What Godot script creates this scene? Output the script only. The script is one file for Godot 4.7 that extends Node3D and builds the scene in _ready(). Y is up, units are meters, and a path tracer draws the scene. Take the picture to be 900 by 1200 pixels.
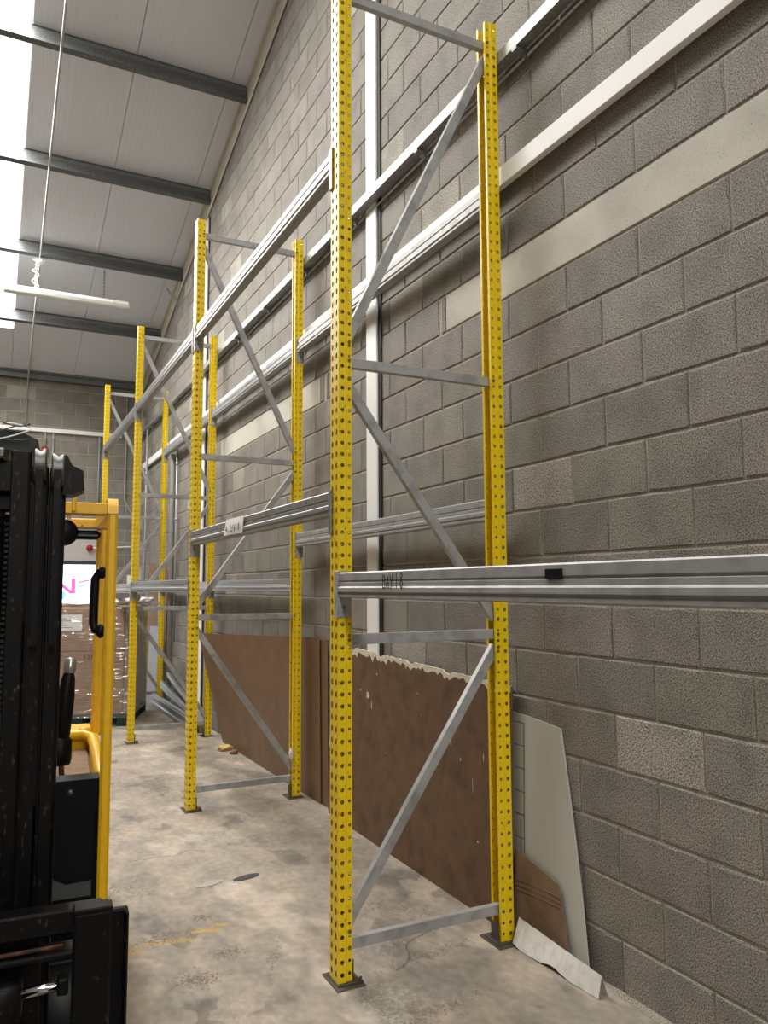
extends Node3D
# x runs to the right (the blockwork wall stands at x = WX), y up, depth s along -z. V(x, h, s) is a point.
const WX := 2.332          # face of the right wall
const ES := 14.65          # face of the end wall
const XF := 1.343          # aisle face of the front posts
const XR := 2.239          # wall face of the rear posts
const SA := 3.150          # depth of the nearest upright
const BAY := 2.8227        # bay length
const TOP := 4.585         # height of the posts
const RM := 0.272          # fall of the roof per metre of depth
const RC := 9.379          # roof height over s = 0
const RIDGE := -1.0
const WEST := -12.0
const BACK := -16.65
var taken := {}
var M := {}
var rng := RandomNumberGenerator.new()
var cam_pos := Vector3(0, 1.6581, 0)
var cam_basis: Basis

func V(x: float, h: float, s: float) -> Vector3: return Vector3(x, h, -s)

func roof_h(s: float) -> float:
	return RC - RM * s if s >= RIDGE else RC - RM * RIDGE - RM * (RIDGE - s)

# ---------------------------------------------------------------- naming
func numbered(called: String) -> String:
	if not taken.has(called):
		taken[called] = 0
		return called
	taken[called] += 1
	return "%s_%03d" % [called, taken[called]]

func tag(o: Node3D, label: String, category: String, group := "", kind := "") -> Node3D:
	o.set_meta("label", label); o.set_meta("category", category)
	if group: o.set_meta("group", group)
	if kind: o.set_meta("kind", kind)
	return o

func thing(called: String, label: String, category: String, at := Vector3.ZERO, turn := 0.0, group := "", kind := "") -> Node3D:
	var o := Node3D.new(); o.name = numbered(called); add_child(o)
	o.position = at; o.rotation.y = turn
	tag(o, label, category, group, kind)
	return o

func node_of(called: String, mesh: Mesh, material: Material, parent: Node = null) -> MeshInstance3D:
	var o := MeshInstance3D.new(); o.mesh = mesh; o.material_override = material
	o.name = numbered(called) if parent == null else called
	(self if parent == null else parent).add_child(o, true)
	return o

func obj(called: String, st: SurfaceTool, material: Material, parent: Node = null) -> MeshInstance3D:
	return node_of(called, done(st), material, parent)

func struct(called: String, st: SurfaceTool, material: Material) -> MeshInstance3D:
	var o := obj(called, st, material); o.set_meta("kind", "structure"); return o

# ---------------------------------------------------------------- shapes
func begin(smooth := false) -> SurfaceTool:
	var st := SurfaceTool.new(); st.begin(Mesh.PRIMITIVE_TRIANGLES)
	st.set_smooth_group(0 if smooth else -1)
	return st

func done(st: SurfaceTool) -> ArrayMesh:
	st.generate_normals()
	return st.commit()

func tri(st: SurfaceTool, a: Vector3, b: Vector3, c: Vector3) -> void:   # counter-clockwise seen from outside
	st.add_vertex(a); st.add_vertex(c); st.add_vertex(b)

func quad(st: SurfaceTool, a: Vector3, b: Vector3, c: Vector3, d: Vector3) -> void:
	tri(st, a, b, c); tri(st, a, c, d)

func box(st: SurfaceTool, lo: Vector3, hi: Vector3, bevel := 0.0, t := Transform3D()) -> void:
	# a box with chamfered edges
	var c := (lo + hi) / 2; var e := (hi - lo).abs() / 2
	var b := minf(bevel, minf(e.x, minf(e.y, e.z)) * 0.9)
	for ax in 3:
		for sg in [-1.0, 1.0]:
			var n := Vector3.ZERO; n[ax] = sg
			var u := Vector3.ZERO; u[(ax + 1) % 3] = 1
			var w := Vector3.ZERO; w[(ax + 2) % 3] = 1
			var p := c + n * e[ax]
			var eu := e[(ax + 1) % 3] - b
			var ew := e[(ax + 2) % 3] - b
			var q := [p - u * eu - w * ew, p + u * eu - w * ew, p + u * eu + w * ew, p - u * eu + w * ew]
			if sg < 0: q.reverse()
			quad(st, t * q[0], t * q[1], t * q[2], t * q[3])
	if b <= 0.0: return
	for ax in 3:
		var a1 := (ax + 1) % 3
		var a2 := (ax + 2) % 3
		for s1 in [-1.0, 1.0]:
			for s2 in [-1.0, 1.0]:
				var p1 := c; p1[a1] += s1 * e[a1]; p1[a2] += s2 * (e[a2] - b)
				var p2 := c; p2[a1] += s1 * (e[a1] - b); p2[a2] += s2 * e[a2]
				var d := Vector3.ZERO; d[ax] = e[ax] - b
				var q := [p1 - d, p1 + d, p2 + d, p2 - d]
				if s1 * s2 > 0: q.reverse()
				quad(st, t * q[0], t * q[1], t * q[2], t * q[3])
	for sx in [-1.0, 1.0]:
		for sy in [-1.0, 1.0]:
			for sz in [-1.0, 1.0]:
				var s3 := Vector3(sx, sy, sz)
				var k := c + s3 * (e - Vector3.ONE * b)
				var q := [k + Vector3(sx * b, 0, 0), k + Vector3(0, sy * b, 0), k + Vector3(0, 0, sz * b)]
				if sx * sy * sz < 0: q.reverse()
				tri(st, t * q[0], t * q[1], t * q[2])

func slab(st: SurfaceTool, x0: float, x1: float, h0: float, h1: float, s0: float, s1: float, bevel := 0.0) -> void:
	box(st, Vector3(minf(x0, x1), minf(h0, h1), -maxf(s0, s1)), Vector3(maxf(x0, x1), maxf(h0, h1), -minf(s0, s1)), bevel)

func bar(st: SurfaceTool, a: Vector3, b: Vector3, width: float, depth: float, side: Vector3, bevel := 0.002) -> void:
	# a straight box section from a to b; width is measured across side
	var d := (b - a).normalized()
	var w := (side - d * side.dot(d)).normalized()
	var u := w.cross(d)
	var t := Transform3D(Basis(w, u, d), (a + b) / 2)
	if t.basis.determinant() < 0: t.basis.y = -t.basis.y
	box(st, Vector3(-width / 2, -depth / 2, -a.distance_to(b) / 2), Vector3(width / 2, depth / 2, a.distance_to(b) / 2), bevel, t)

func extrude(st: SurfaceTool, prof: PackedVector2Array, o: Vector3, ux: Vector3, uy: Vector3, dir: Vector3, caps := true) -> void:
	# a closed profile swept along dir
	var n := prof.size()
	var area := 0.0
	for i in n: area += prof[i].cross(prof[(i + 1) % n])
	var flip := (area < 0) != (ux.cross(uy).dot(dir) < 0)
	for i in n:
		var a := o + ux * prof[i].x + uy * prof[i].y
		var p: Vector2 = prof[(i + 1) % n]
		var b := o + ux * p.x + uy * p.y
		if flip: quad(st, b, a, a + dir, b + dir)
		else: quad(st, a, b, b + dir, a + dir)
	if not caps: return
	var ids := Geometry2D.triangulate_polygon(prof)
	for i in range(0, ids.size(), 3):
		var q := []
		for j in 3: q.append(o + ux * prof[ids[i + j]].x + uy * prof[ids[i + j]].y)
		var up: bool = (q[1] - q[0]).cross(q[2] - q[0]).dot(dir) > 0
		if up:
			tri(st, q[2], q[1], q[0]); tri(st, q[0] + dir, q[1] + dir, q[2] + dir)
		else:
			tri(st, q[0], q[1], q[2]); tri(st, q[2] + dir, q[1] + dir, q[0] + dir)

func tube(st: SurfaceTool, pts: Array, r: float, n := 8) -> void:
	var rings := []
	var ref := Vector3.UP
	for i in pts.size():
		var p: Vector3 = pts[i]
		var d: Vector3 = (pts[mini(i + 1, pts.size() - 1)] - pts[maxi(i - 1, 0)]).normalized()
		if absf(d.dot(ref)) > 0.95: ref = Vector3.RIGHT if absf(d.x) < 0.9 else Vector3.FORWARD
		var u := d.cross(ref).normalized()
		ref = u.cross(d).normalized()
		var ring := []
		for k in n:
			var a := TAU * k / n
			ring.append(p + (u * cos(a) + ref * sin(a)) * r)
		rings.append(ring)
	for i in rings.size() - 1:
		for k in n:
			quad(st, rings[i][k], rings[i][(k + 1) % n], rings[i + 1][(k + 1) % n], rings[i + 1][k])
	for k in range(1, n - 1):
		tri(st, rings[0][0], rings[0][k + 1], rings[0][k])
		tri(st, rings[-1][0], rings[-1][k], rings[-1][k + 1])

func lathe(st: SurfaceTool, prof: Array, o: Vector3, axis: Vector3, n := 20) -> void:
	# prof: Vector2(radius, along axis)
	var a := axis.normalized()
	var u := a.cross(Vector3.UP if absf(a.y) < 0.9 else Vector3.RIGHT).normalized()
	var w := a.cross(u)
	for i in prof.size() - 1:
		for k in n:
			var c0 := u * cos(TAU * k / n) + w * sin(TAU * k / n)
			var c1 := u * cos(TAU * (k + 1) / n) + w * sin(TAU * (k + 1) / n)
			var p0: Vector2 = prof[i]
			var p1: Vector2 = prof[i + 1]
			quad(st, o + c0 * p0.x + a * p0.y, o + c1 * p0.x + a * p0.y, o + c1 * p1.x + a * p1.y, o + c0 * p1.x + a * p1.y)

func ribbon(st: SurfaceTool, lines: Array, o: Vector3, ux: Vector3, uy: Vector3, width: float, thick := 0.0006) -> void:
	# strokes of a pen on a surface
	var n := ux.cross(uy).normalized()
	for line in lines:
		for i in line.size() - 1:
			var a: Vector3 = o + ux * line[i].x + uy * line[i].y + n * thick / 2
			var b: Vector3 = o + ux * line[i + 1].x + uy * line[i + 1].y + n * thick / 2
			if a.distance_to(b) > 1e-5: bar(st, a, b, width, thick, n.cross(b - a), 0.0)

func sheet(st: SurfaceTool, grid: Array, thick: Vector3) -> void:
	# a bent board: rows of points, with a thickness
	var rows := grid.size()
	var cols: int = grid[0].size()
	for i in rows - 1:
		for j in cols - 1:
			quad(st, grid[i][j], grid[i][j + 1], grid[i + 1][j + 1], grid[i + 1][j])
			quad(st, grid[i][j + 1] + thick, grid[i][j] + thick, grid[i + 1][j] + thick, grid[i + 1][j + 1] + thick)
	for j in cols - 1:
		quad(st, grid[0][j + 1], grid[0][j], grid[0][j] + thick, grid[0][j + 1] + thick)
		quad(st, grid[-1][j], grid[-1][j + 1], grid[-1][j + 1] + thick, grid[-1][j] + thick)
	for i in rows - 1:
		quad(st, grid[i][0], grid[i + 1][0], grid[i + 1][0] + thick, grid[i][0] + thick)
		quad(st, grid[i + 1][-1], grid[i][-1], grid[i][-1] + thick, grid[i + 1][-1] + thick)

func bent(a: Vector3, b: Vector3, c: Vector3, d: Vector3, nu: int, nv: int, bulge := Vector3.ZERO) -> Array:
	# a grid over the corners a (low start), b (low end), c (high end), d (high start)
	var g := []
	for j in nv + 1:
		var row := []
		for i in nu + 1:
			var u := float(i) / nu
			var v := float(j) / nv
			row.append(a.lerp(b, u).lerp(d.lerp(c, u), v) + bulge * sin(PI * u) * sin(PI * v))
		g.append(row)
	return g

# ---------------------------------------------------------------- materials
func ramp(stops: Array) -> Gradient:
	var g := Gradient.new()
	var o := PackedFloat32Array()
	var c := PackedColorArray()
	for s in stops:
		o.append(s[0]); c.append(s[1])
	g.offsets = o; g.colors = c
	return g

func noise_tex(seed_: int, freq: float, stops: Array, size := 512, octaves := 4, kind := FastNoiseLite.TYPE_SIMPLEX_SMOOTH, gain := 0.5) -> NoiseTexture2D:
	var n := FastNoiseLite.new()
	n.seed = seed_; n.frequency = freq; n.noise_type = kind
	n.fractal_octaves = octaves; n.fractal_gain = gain
	var t := NoiseTexture2D.new()
	t.width = size; t.height = size; t.seamless = true; t.seamless_blend_skirt = 0.15
	t.generate_mipmaps = false
	t.noise = n
	t.color_ramp = ramp(stops)
	return t

func grey(v: float) -> Color: return Color(v, v, v)

func mat(called: String, c: Color, rough: float, metal := 0.0) -> StandardMaterial3D:
	var m := StandardMaterial3D.new()
	m.resource_name = called; m.albedo_color = c; m.roughness = rough; m.metallic = metal
	m.cull_mode = BaseMaterial3D.CULL_DISABLED
	M[called] = m
	return m

func skin(m: StandardMaterial3D, t: Texture2D, tile: float, world := true) -> StandardMaterial3D:
	m.albedo_texture = t
	m.uv1_triplanar = true; m.uv1_world_triplanar = world; m.uv1_triplanar_sharpness = 4.0
	m.uv1_scale = Vector3.ONE / tile
	return m

func relief(m: StandardMaterial3D, t: Texture2D, cm: float) -> void:
	m.heightmap_enabled = true; m.heightmap_texture = t; m.heightmap_scale = cm

func patchy(m: StandardMaterial3D, t: Texture2D, tile: float) -> void:
	m.detail_enabled = true; m.detail_albedo = t; m.detail_blend_mode = BaseMaterial3D.BLEND_MODE_MUL
	m.detail_uv_layer = BaseMaterial3D.DETAIL_UV_2
	m.uv2_triplanar = true; m.uv2_world_triplanar = true; m.uv2_scale = Vector3.ONE / tile

func make_materials() -> void:
	var speck := noise_tex(3, 0.085, [[0.0, grey(0.34)], [0.30, grey(0.56)], [0.44, grey(0.79)], [0.6, grey(0.89)], [0.74, Color(1, 0.99, 0.96)]], 512, 4, FastNoiseLite.TYPE_SIMPLEX, 0.62)
	var pits := noise_tex(4, 0.10, [[0.0, grey(0)], [0.35, grey(0.55)], [0.6, grey(0.8)], [1.0, grey(1)]], 512, 4, FastNoiseLite.TYPE_SIMPLEX_SMOOTH, 0.7)
	var blotch := noise_tex(5, 0.012, [[0.2, grey(0.90)], [0.5, grey(0.97)], [0.8, grey(1.0)]], 512, 5)
	var tints := [Color(0.662, 0.638, 0.602), Color(0.632, 0.608, 0.576), Color(0.692, 0.668, 0.63), Color(0.657, 0.634, 0.588), Color(0.667, 0.636, 0.608), Color(0.80, 0.78, 0.73)]
	for i in tints.size():
		var b := skin(mat("block_%d" % i, tints[i], 0.72), speck, 0.42 if i < 5 else 0.5)
		relief(b, pits, 0.17 if i < 5 else 0.3)
		patchy(b, blotch, 1.9)
	var mo := skin(mat("mortar", Color(0.84, 0.815, 0.76), 0.9), speck, 0.3)
	relief(mo, pits, 0.2)
	var holes := noise_tex(8, 0.16, [[0.0, Color(0.3, 0.28, 0.25)], [0.12, Color(0.45, 0.43, 0.4)], [0.16, grey(0.96)], [0.6, grey(1)]], 512, 2)
	var cast := skin(mat("cast_concrete", Color(0.80, 0.785, 0.735), 0.8), holes, 0.7)
	patchy(cast, blotch, 3.5)
	var cm := skin(mat("concrete_floor", Color(0.64, 0.60, 0.55), 0.72), noise_tex(9, 0.02, [[0.2, grey(0.7)], [0.5, grey(0.85)], [0.8, grey(1)]], 512, 6), 3.0)
	patchy(cm, noise_tex(10, 0.05, [[0.2, grey(0.8)], [0.6, grey(1)]], 512, 5), 0.9)
	# paint and metal
	var chips := noise_tex(11, 0.035, [[0.0, Color(0.22, 0.13, 0.06)], [0.09, Color(0.32, 0.2, 0.06)], [0.115, grey(0.94)], [0.5, grey(0.98)], [1, grey(1)]], 512, 5, FastNoiseLite.TYPE_SIMPLEX_SMOOTH, 0.6)
	var ye := skin(mat("rack_yellow", Color(0.93, 0.80, 0.05), 0.36), chips, 0.55)
	ye.metallic_specular = 0.5
	var ty := skin(mat("truck_yellow", Color(0.93, 0.72, 0.05), 0.4), chips, 0.8)
	ty.metallic_specular = 0.5
	var spangle := noise_tex(12, 0.05, [[0.2, grey(0.82)], [0.5, grey(0.93)], [0.8, grey(1)]], 256, 3, FastNoiseLite.TYPE_CELLULAR)
	skin(mat("galvanised", Color(0.66, 0.66, 0.65), 0.42, 0.65), spangle, 0.25)
	skin(mat("rack_grey", Color(0.66, 0.66, 0.66), 0.45, 0.2), noise_tex(13, 0.02, [[0.2, grey(0.86)], [0.5, grey(0.97)], [0.8, grey(1)]], 256, 5), 0.7)
	skin(mat("purlin_steel", Color(0.42, 0.43, 0.43), 0.5, 0.5), spangle, 0.3)
	mat("hole_rust", Color(0.20, 0.12, 0.06), 0.85)
	mat("plate_steel", Color(0.33, 0.30, 0.27), 0.6, 0.3)
	mat("bolt_steel", Color(0.48, 0.44, 0.22), 0.5, 0.5)
	mat("white_plastic", Color(0.94, 0.94, 0.93), 0.45)
	mat("sealant", Color(0.08, 0.075, 0.07), 0.7)
	mat("conduit_grey", Color(0.66, 0.66, 0.64), 0.45, 0.2)
	mat("ink", Color(0.06, 0.055, 0.06), 0.7)
	mat("paper", Color(0.86, 0.86, 0.86), 0.8)
	mat("black_rubber", Color(0.03, 0.03, 0.035), 0.45).metallic_specular = 0.3
	# roof
	mat("roof_liner", Color(0.85, 0.86, 0.89), 0.45)
	mat("flashing", Color(0.76, 0.73, 0.66), 0.5)
	var rl := mat("rooflight", Color(0.9, 0.9, 0.88), 0.5)
	rl.emission_enabled = true; rl.emission = Color(1, 0.985, 0.95); rl.emission_energy_multiplier = 1.6
	# boards
	var hb := noise_tex(14, 0.014, [[0.15, grey(0.9)], [0.5, grey(0.96)], [0.8, grey(1)]], 512, 5)
	skin(mat("hardboard", Color(0.455, 0.345, 0.255), 0.5), hb, 2.2)
	var ob := skin(mat("old_hardboard", Color(0.42, 0.325, 0.245), 0.6), noise_tex(15, 0.012, [[0.0, Color(0.75, 0.7, 0.65)], [0.35, grey(0.91)], [0.6, grey(0.97)], [0.76, grey(1.0)], [0.80, Color(1, 1, 1)]], 512, 6, FastNoiseLite.TYPE_SIMPLEX_SMOOTH, 0.6), 1.1)
	ob.metallic_specular = 0.4
	skin(mat("torn_paper", Color(0.86, 0.82, 0.74), 0.9), blotch, 0.2)
	mat("white_board", Color(0.74, 0.74, 0.70), 0.5)
	mat("board_print", Color(0.20, 0.21, 0.24), 0.6)
	mat("blue_print", Color(0.66, 0.68, 0.72), 0.5)
	skin(mat("cardboard", Color(0.52, 0.42, 0.32), 0.85), hb, 0.8)
	skin(mat("carton", Color(0.55, 0.43, 0.32), 0.7), hb, 1.3)
	mat("carton_print", Color(0.36, 0.16, 0.12), 0.8)
	mat("grey_wrap", Color(0.52, 0.49, 0.44), 0.5)
	var wr := noise_tex(16, 0.02, [[0.2, grey(0.93)], [0.55, grey(0.98)], [0.8, grey(1)]], 256, 3)
	relief(skin(mat("foil_trim", Color(0.88, 0.87, 0.84), 0.5), wr, 0.35), wr, 0.4)
	var film := mat("stretch_film", Color(0.95, 0.95, 0.96, 0.07), 0.14)
	film.transparency = BaseMaterial3D.TRANSPARENCY_ALPHA
	mat("white_bag", Color(0.88, 0.88, 0.87), 0.4)
	mat("pallet_green", Color(0.06, 0.17, 0.13), 0.7)
	# truck
	var scuff := noise_tex(17, 0.03, [[0.0, Color(0.10, 0.07, 0.055)], [0.25, Color(0.045, 0.038, 0.04)], [0.5, Color(0.035, 0.033, 0.038)], [0.70, Color(0.04, 0.036, 0.04)], [0.745, Color(0.17, 0.14, 0.12)], [1, Color(0.36, 0.31, 0.28)]], 512, 5, FastNoiseLite.TYPE_SIMPLEX_SMOOTH, 0.65)
	var mb := skin(mat("mast_black", Color(1, 1, 1), 0.42), scuff, 0.4)
	mb.metallic_specular = 0.28; mb.uv1_scale = Vector3(2.6, 1.1, 2.6)
	mat("truck_black", Color(0.035, 0.05, 0.057), 0.45).metallic_specular = 0.28
	var rusty := noise_tex(18, 0.04, [[0.2, Color(0.12, 0.09, 0.08)], [0.5, Color(0.25, 0.14, 0.09)], [0.8, Color(0.42, 0.25, 0.15)]], 256, 5)
	skin(mat("rusty_steel", Color(1, 1, 1), 0.75), rusty, 0.5)
	mat("chrome", Color(0.85, 0.85, 0.86), 0.12, 1.0)
	mat("dull_steel", Color(0.36, 0.36, 0.35), 0.4, 0.7)
	skin(mat("dusty_deck", Color(0.55, 0.44, 0.34), 0.9), blotch, 0.5)
	mat("cowl_grey", Color(0.24, 0.245, 0.245), 0.6)
	mat("mesh_green", Color(0.10, 0.14, 0.13), 0.6)
	mat("cover_green", Color(0.05, 0.12, 0.09), 0.6)
	mat("seat_vinyl", Color(0.05, 0.05, 0.05), 0.5)
	mat("alarm_red", Color(0.62, 0.05, 0.07), 0.4)
	mat("lorry_white", Color(0.92, 0.92, 0.93), 0.4)
	mat("logo_pink", Color(0.78, 0.10, 0.32), 0.5)
	mat("logo_blue", Color(0.30, 0.45, 0.70), 0.5)
	mat("asphalt", Color(0.45, 0.45, 0.45), 0.9)
	mat("render_grey", Color(0.72, 0.70, 0.69), 0.8)
	mat("door_frame", Color(0.20, 0.20, 0.23), 0.5)
	mat("foam", Color(0.82, 0.68, 0.42), 0.9)
	mat("diffuser", Color(0.80, 0.80, 0.78), 0.3)

func floor_picture() -> ImageTexture:
	# worn concrete over x -3 .. 2.4 and s 0 .. 14.65, seen from above
	var w := 1024; var h := 2000
	var layers := []
	for spec in [[21, 0.0035, 5], [22, 0.02, 5], [23, 0.09, 4], [24, 0.008, 5], [25, 0.012, 4]]:
		var n := FastNoiseLite.new()
		n.seed = spec[0]; n.frequency = spec[1]; n.fractal_octaves = spec[2]; n.noise_type = FastNoiseLite.TYPE_SIMPLEX_SMOOTH
		layers.append(n.get_image(w, h, false, false, false).get_data())
	var out := PackedByteArray(); out.resize(w * h * 3)
	for i in w * h:
		var a: float = layers[0][i] / 255.0 - 0.5
		var b: float = layers[1][i] / 255.0 - 0.5
		var c: float = layers[2][i] / 255.0 - 0.5
		var v := 0.605 + a * 0.12 + b * 0.19 + c * 0.13
		var e: float = layers[3][i] / 255.0
		var d: float = layers[4][i] / 255.0
		if e > 0.62 and d > 0.45: v -= minf((e - 0.62) * 1.3, 0.11)     # dark tyre dirt and oil
		if e < 0.36: v += minf((0.36 - e) * 1.2, 0.10)                   # bare, dusty patches
		var warm := 1.0 + b * 0.06
		out[i * 3] = clampi(int(255 * v * warm), 0, 255)
		out[i * 3 + 1] = clampi(int(255 * v * 0.932), 0, 255)
		out[i * 3 + 2] = clampi(int(255 * v * 0.85 / warm), 0, 255)
	var im := Image.create_from_data(w, h, false, Image.FORMAT_RGB8, out)
	var r := RandomNumberGenerator.new(); r.seed = 77
	# marks: [x, s, half width, half length, angle, colour, grains]
	var white := Color(0.74, 0.74, 0.71)
	var dark := Color(0.33, 0.30, 0.27)
	var yellow := Color(0.80, 0.63, 0.22)
	var marks := [
		[1.50, 2.93, 0.11, 0.16, 0.5, white, 500], [1.45, 2.78, 0.06, 0.10, 0.3, white, 150], [1.44, 5.15, 0.26, 0.30, 0.2, white, 420], [1.25, 5.3, 0.3, 0.2, 0.2, white, 160], [1.9, 6.8, 0.25, 0.2, 0, white, 200], [1.5, 8.1, 0.4, 0.3, 0, white, 300],
		[1.7, 7.7, 0.2, 0.5, 0, white, 150], [1.75, 3.4, 0.3, 0.14, 0.2, white, 160], [1.0, 3.1, 0.15, 0.2, 0.4, white, 60], [0.62, 3.82, 0.03, 0.07, 1.2, yellow, 100], [0.78, 3.86, 0.02, 0.15, 1.35, yellow, 190], [0.98, 3.89, 0.015, 0.09, 1.35, yellow, 140], [1.07, 3.93, 0.012, 0.05, 1.3, yellow, 60], [1.62, 4.6, 0.02, 0.06, 0.4, yellow, 20],
		[0.84, 3.44, 0.10, 0.07, 0, dark, 260], [1.02, 3.62, 0.07, 0.05, 0, dark, 110], [0.75, 3.9, 0.12, 0.07, 0, dark, 160], [1.0, 4.05, 0.06, 0.05, 0, dark, 90], [0.72, 4.6, 0.16, 0.2, 0, dark, 240], [1.52, 5.4, 0.2, 0.07, 0.4, dark, 130], [1.75, 5.7, 0.4, 0.05, 0.1, dark, 160], [0.7, 5.6, 0.2, 0.25, 0, dark, 180], [1.9, 3.7, 0.1, 0.25, 0.8, dark, 170], [1.6, 2.75, 0.3, 0.05, 0.3, dark, 160], [1.2, 3.5, 0.02, 0.18, -0.5, dark, 60], [1.78, 3.18, 0.3, 0.04, 0.1, dark, 130], [1.7, 6.6, 0.35, 0.06, 0.1, dark, 160]]
	for m in marks:
		for k in m[6]:
			var u := r.randfn(0, 0.5) * float(m[2])
			var t := r.randfn(0, 0.5) * float(m[3])
			var x: float = m[0] + u * cos(m[4]) - t * sin(m[4])
			var s: float = m[1] + u * sin(m[4]) + t * cos(m[4])
			var px := int((x + 3.0) / 5.4 * w)
			var py := int(s / ES * h)
			for q in r.randi_range(1, 3):
				px += r.randi_range(-1, 1); py += r.randi_range(-1, 1)
				if px > 0 and py > 0 and px < w and py < h:
					im.set_pixel(px, py, im.get_pixel(px, py).lerp(m[5], r.randf_range(0.15, 0.6)))
	# hairline cracks
	for crack in [[1.62, 3.12, 0.35], [0.8, 5.05, 0.2], [1.2, 7.2, 0.1], [1.5, 5.95, 0.1], [1.1, 8.3, 0.1]]:
		var x: float = crack[0]
		var s: float = crack[1]
		var an: float = crack[2]
		for k in 90:
			an += r.randfn(0, 0.12)
			x += cos(an) * 0.0055; s += sin(an) * 0.0055
			var px := int((x + 3.0) / 5.4 * w)
			var py := int(s / ES * h)
			if px > 0 and py > 0 and px < w and py < h: im.set_pixel(px, py, im.get_pixel(px, py).darkened(0.38))
	return ImageTexture.create_from_image(im)

# ---------------------------------------------------------------- wall of blocks
func block_mesh(length: float, height: float, seed_: int) -> ArrayMesh:
	# one face of a concrete block: in local axes x along, y up, +z proud of the joints; arrises knocked about
	var r := RandomNumberGenerator.new(); r.seed = seed_
	var st := begin()
	var e := 0.004
	var d := 0.0
	var bk := -0.03
	var outer := []
	var inner := []
	var n := 5
	for i in n: outer.append(Vector2(-length / 2 + length * i / n, -height / 2))
	for i in 3: outer.append(Vector2(length / 2, -height / 2 + height * i / 3))
	for i in n: outer.append(Vector2(length / 2 - length * i / n, height / 2))
	for i in 3: outer.append(Vector2(-length / 2, height / 2 - height * i / 3))
	var ring0 := []
	var ring1 := []
	for p in outer:
		var k := e + r.randf() * 0.003
		if r.randf() < 0.10: k += 0.006
		var q := Vector2(signf(p.x) * maxf(absf(p.x) - k, 0) if absf(p.x) > length / 2 - 0.001 else p.x, signf(p.y) * (absf(p.y) - k) if absf(p.y) > height / 2 - 0.001 else p.y)
		ring0.append(Vector3(p.x, p.y, d - e - r.randf() * 0.001)); ring1.append(Vector3(q.x, q.y, d))
	var m := outer.size()
	for i in m:
		var j := (i + 1) % m
		quad(st, ring0[i], ring0[j], ring1[j], ring1[i])
		quad(st, Vector3(ring0[i].x, ring0[i].y, bk), Vector3(ring0[j].x, ring0[j].y, bk), ring0[j], ring0[i])
		tri(st, Vector3(0, 0, d), ring1[i], ring1[j])
	return done(st)

func seen_area(p: Vector3, n: Vector3) -> float:
	# how large a small patch at p, facing n, shows in the photograph's frame
	var q := cam_basis.inverse() * (p - cam_pos)
	if q.z > -0.5: return 0.0
	var u := q.x / -q.z * 904.2
	var v := q.y / -q.z * 904.2
	if absf(u) > 470 or absf(v) > 620: return 0.0
	return absf(n.dot((p - cam_pos).normalized())) / (p - cam_pos).length_squared()

func lay(spots: Array, basis: Basis, parent: Node, most := 300) -> void:
	# spots: [centre, length, height, tone]; the largest in view become parts, the rest one mass
	var meshes := {}
	spots.sort_custom(func(a, b): return a[4] > b[4])
	var rest := {}
	for i in spots.size():
		var s: Array = spots[i]
		var key := "%d_%d_%d" % [int(round(s[1] * 1000)), int(round(s[2] * 1000)), i % 4]
		if not meshes.has(key): meshes[key] = block_mesh(s[1], s[2], key.hash())
		var tw := Basis(Vector3(0, 0, 1), s[5])
		if i < most and s[4] > 0.0:
			var o := node_of("concrete_block", meshes[key], M["block_%d" % s[3]], parent)
			o.transform = Transform3D(basis * tw, s[0])
		else:
			if not rest.has(s[3]): rest[s[3]] = [PackedVector3Array(), PackedVector3Array()]
			var arr: Array = (meshes[key] as ArrayMesh).surface_get_arrays(0)
			var t := Transform3D(basis * tw, s[0])
			var vs: PackedVector3Array = t * (arr[Mesh.ARRAY_VERTEX] as PackedVector3Array)
			var ns: PackedVector3Array = Transform3D(t.basis, Vector3.ZERO) * (arr[Mesh.ARRAY_NORMAL] as PackedVector3Array)
			var ix = arr[Mesh.ARRAY_INDEX]
			if ix != null and ix.size() > 0:
				for q in ix:
					rest[s[3]][0].append(vs[q]); rest[s[3]][1].append(ns[q])
			else:
				rest[s[3]][0].append_array(vs); rest[s[3]][1].append_array(ns)
	for k in rest:
		var am := ArrayMesh.new()
		var data := []
		data.resize(Mesh.ARRAY_MAX)
		data[Mesh.ARRAY_VERTEX] = rest[k][0]; data[Mesh.ARRAY_NORMAL] = rest[k][1]
		am.add_surface_from_arrays(Mesh.PRIMITIVE_TRIANGLES, data)
		var o := node_of("far_blockwork", am, M["block_%d" % k], parent)
		o.set_meta("kind", "stuff")

func tone() -> int:
	var t := rng.randf()
	return 5 if t < 0.03 else int(t * 5) % 5

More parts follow.
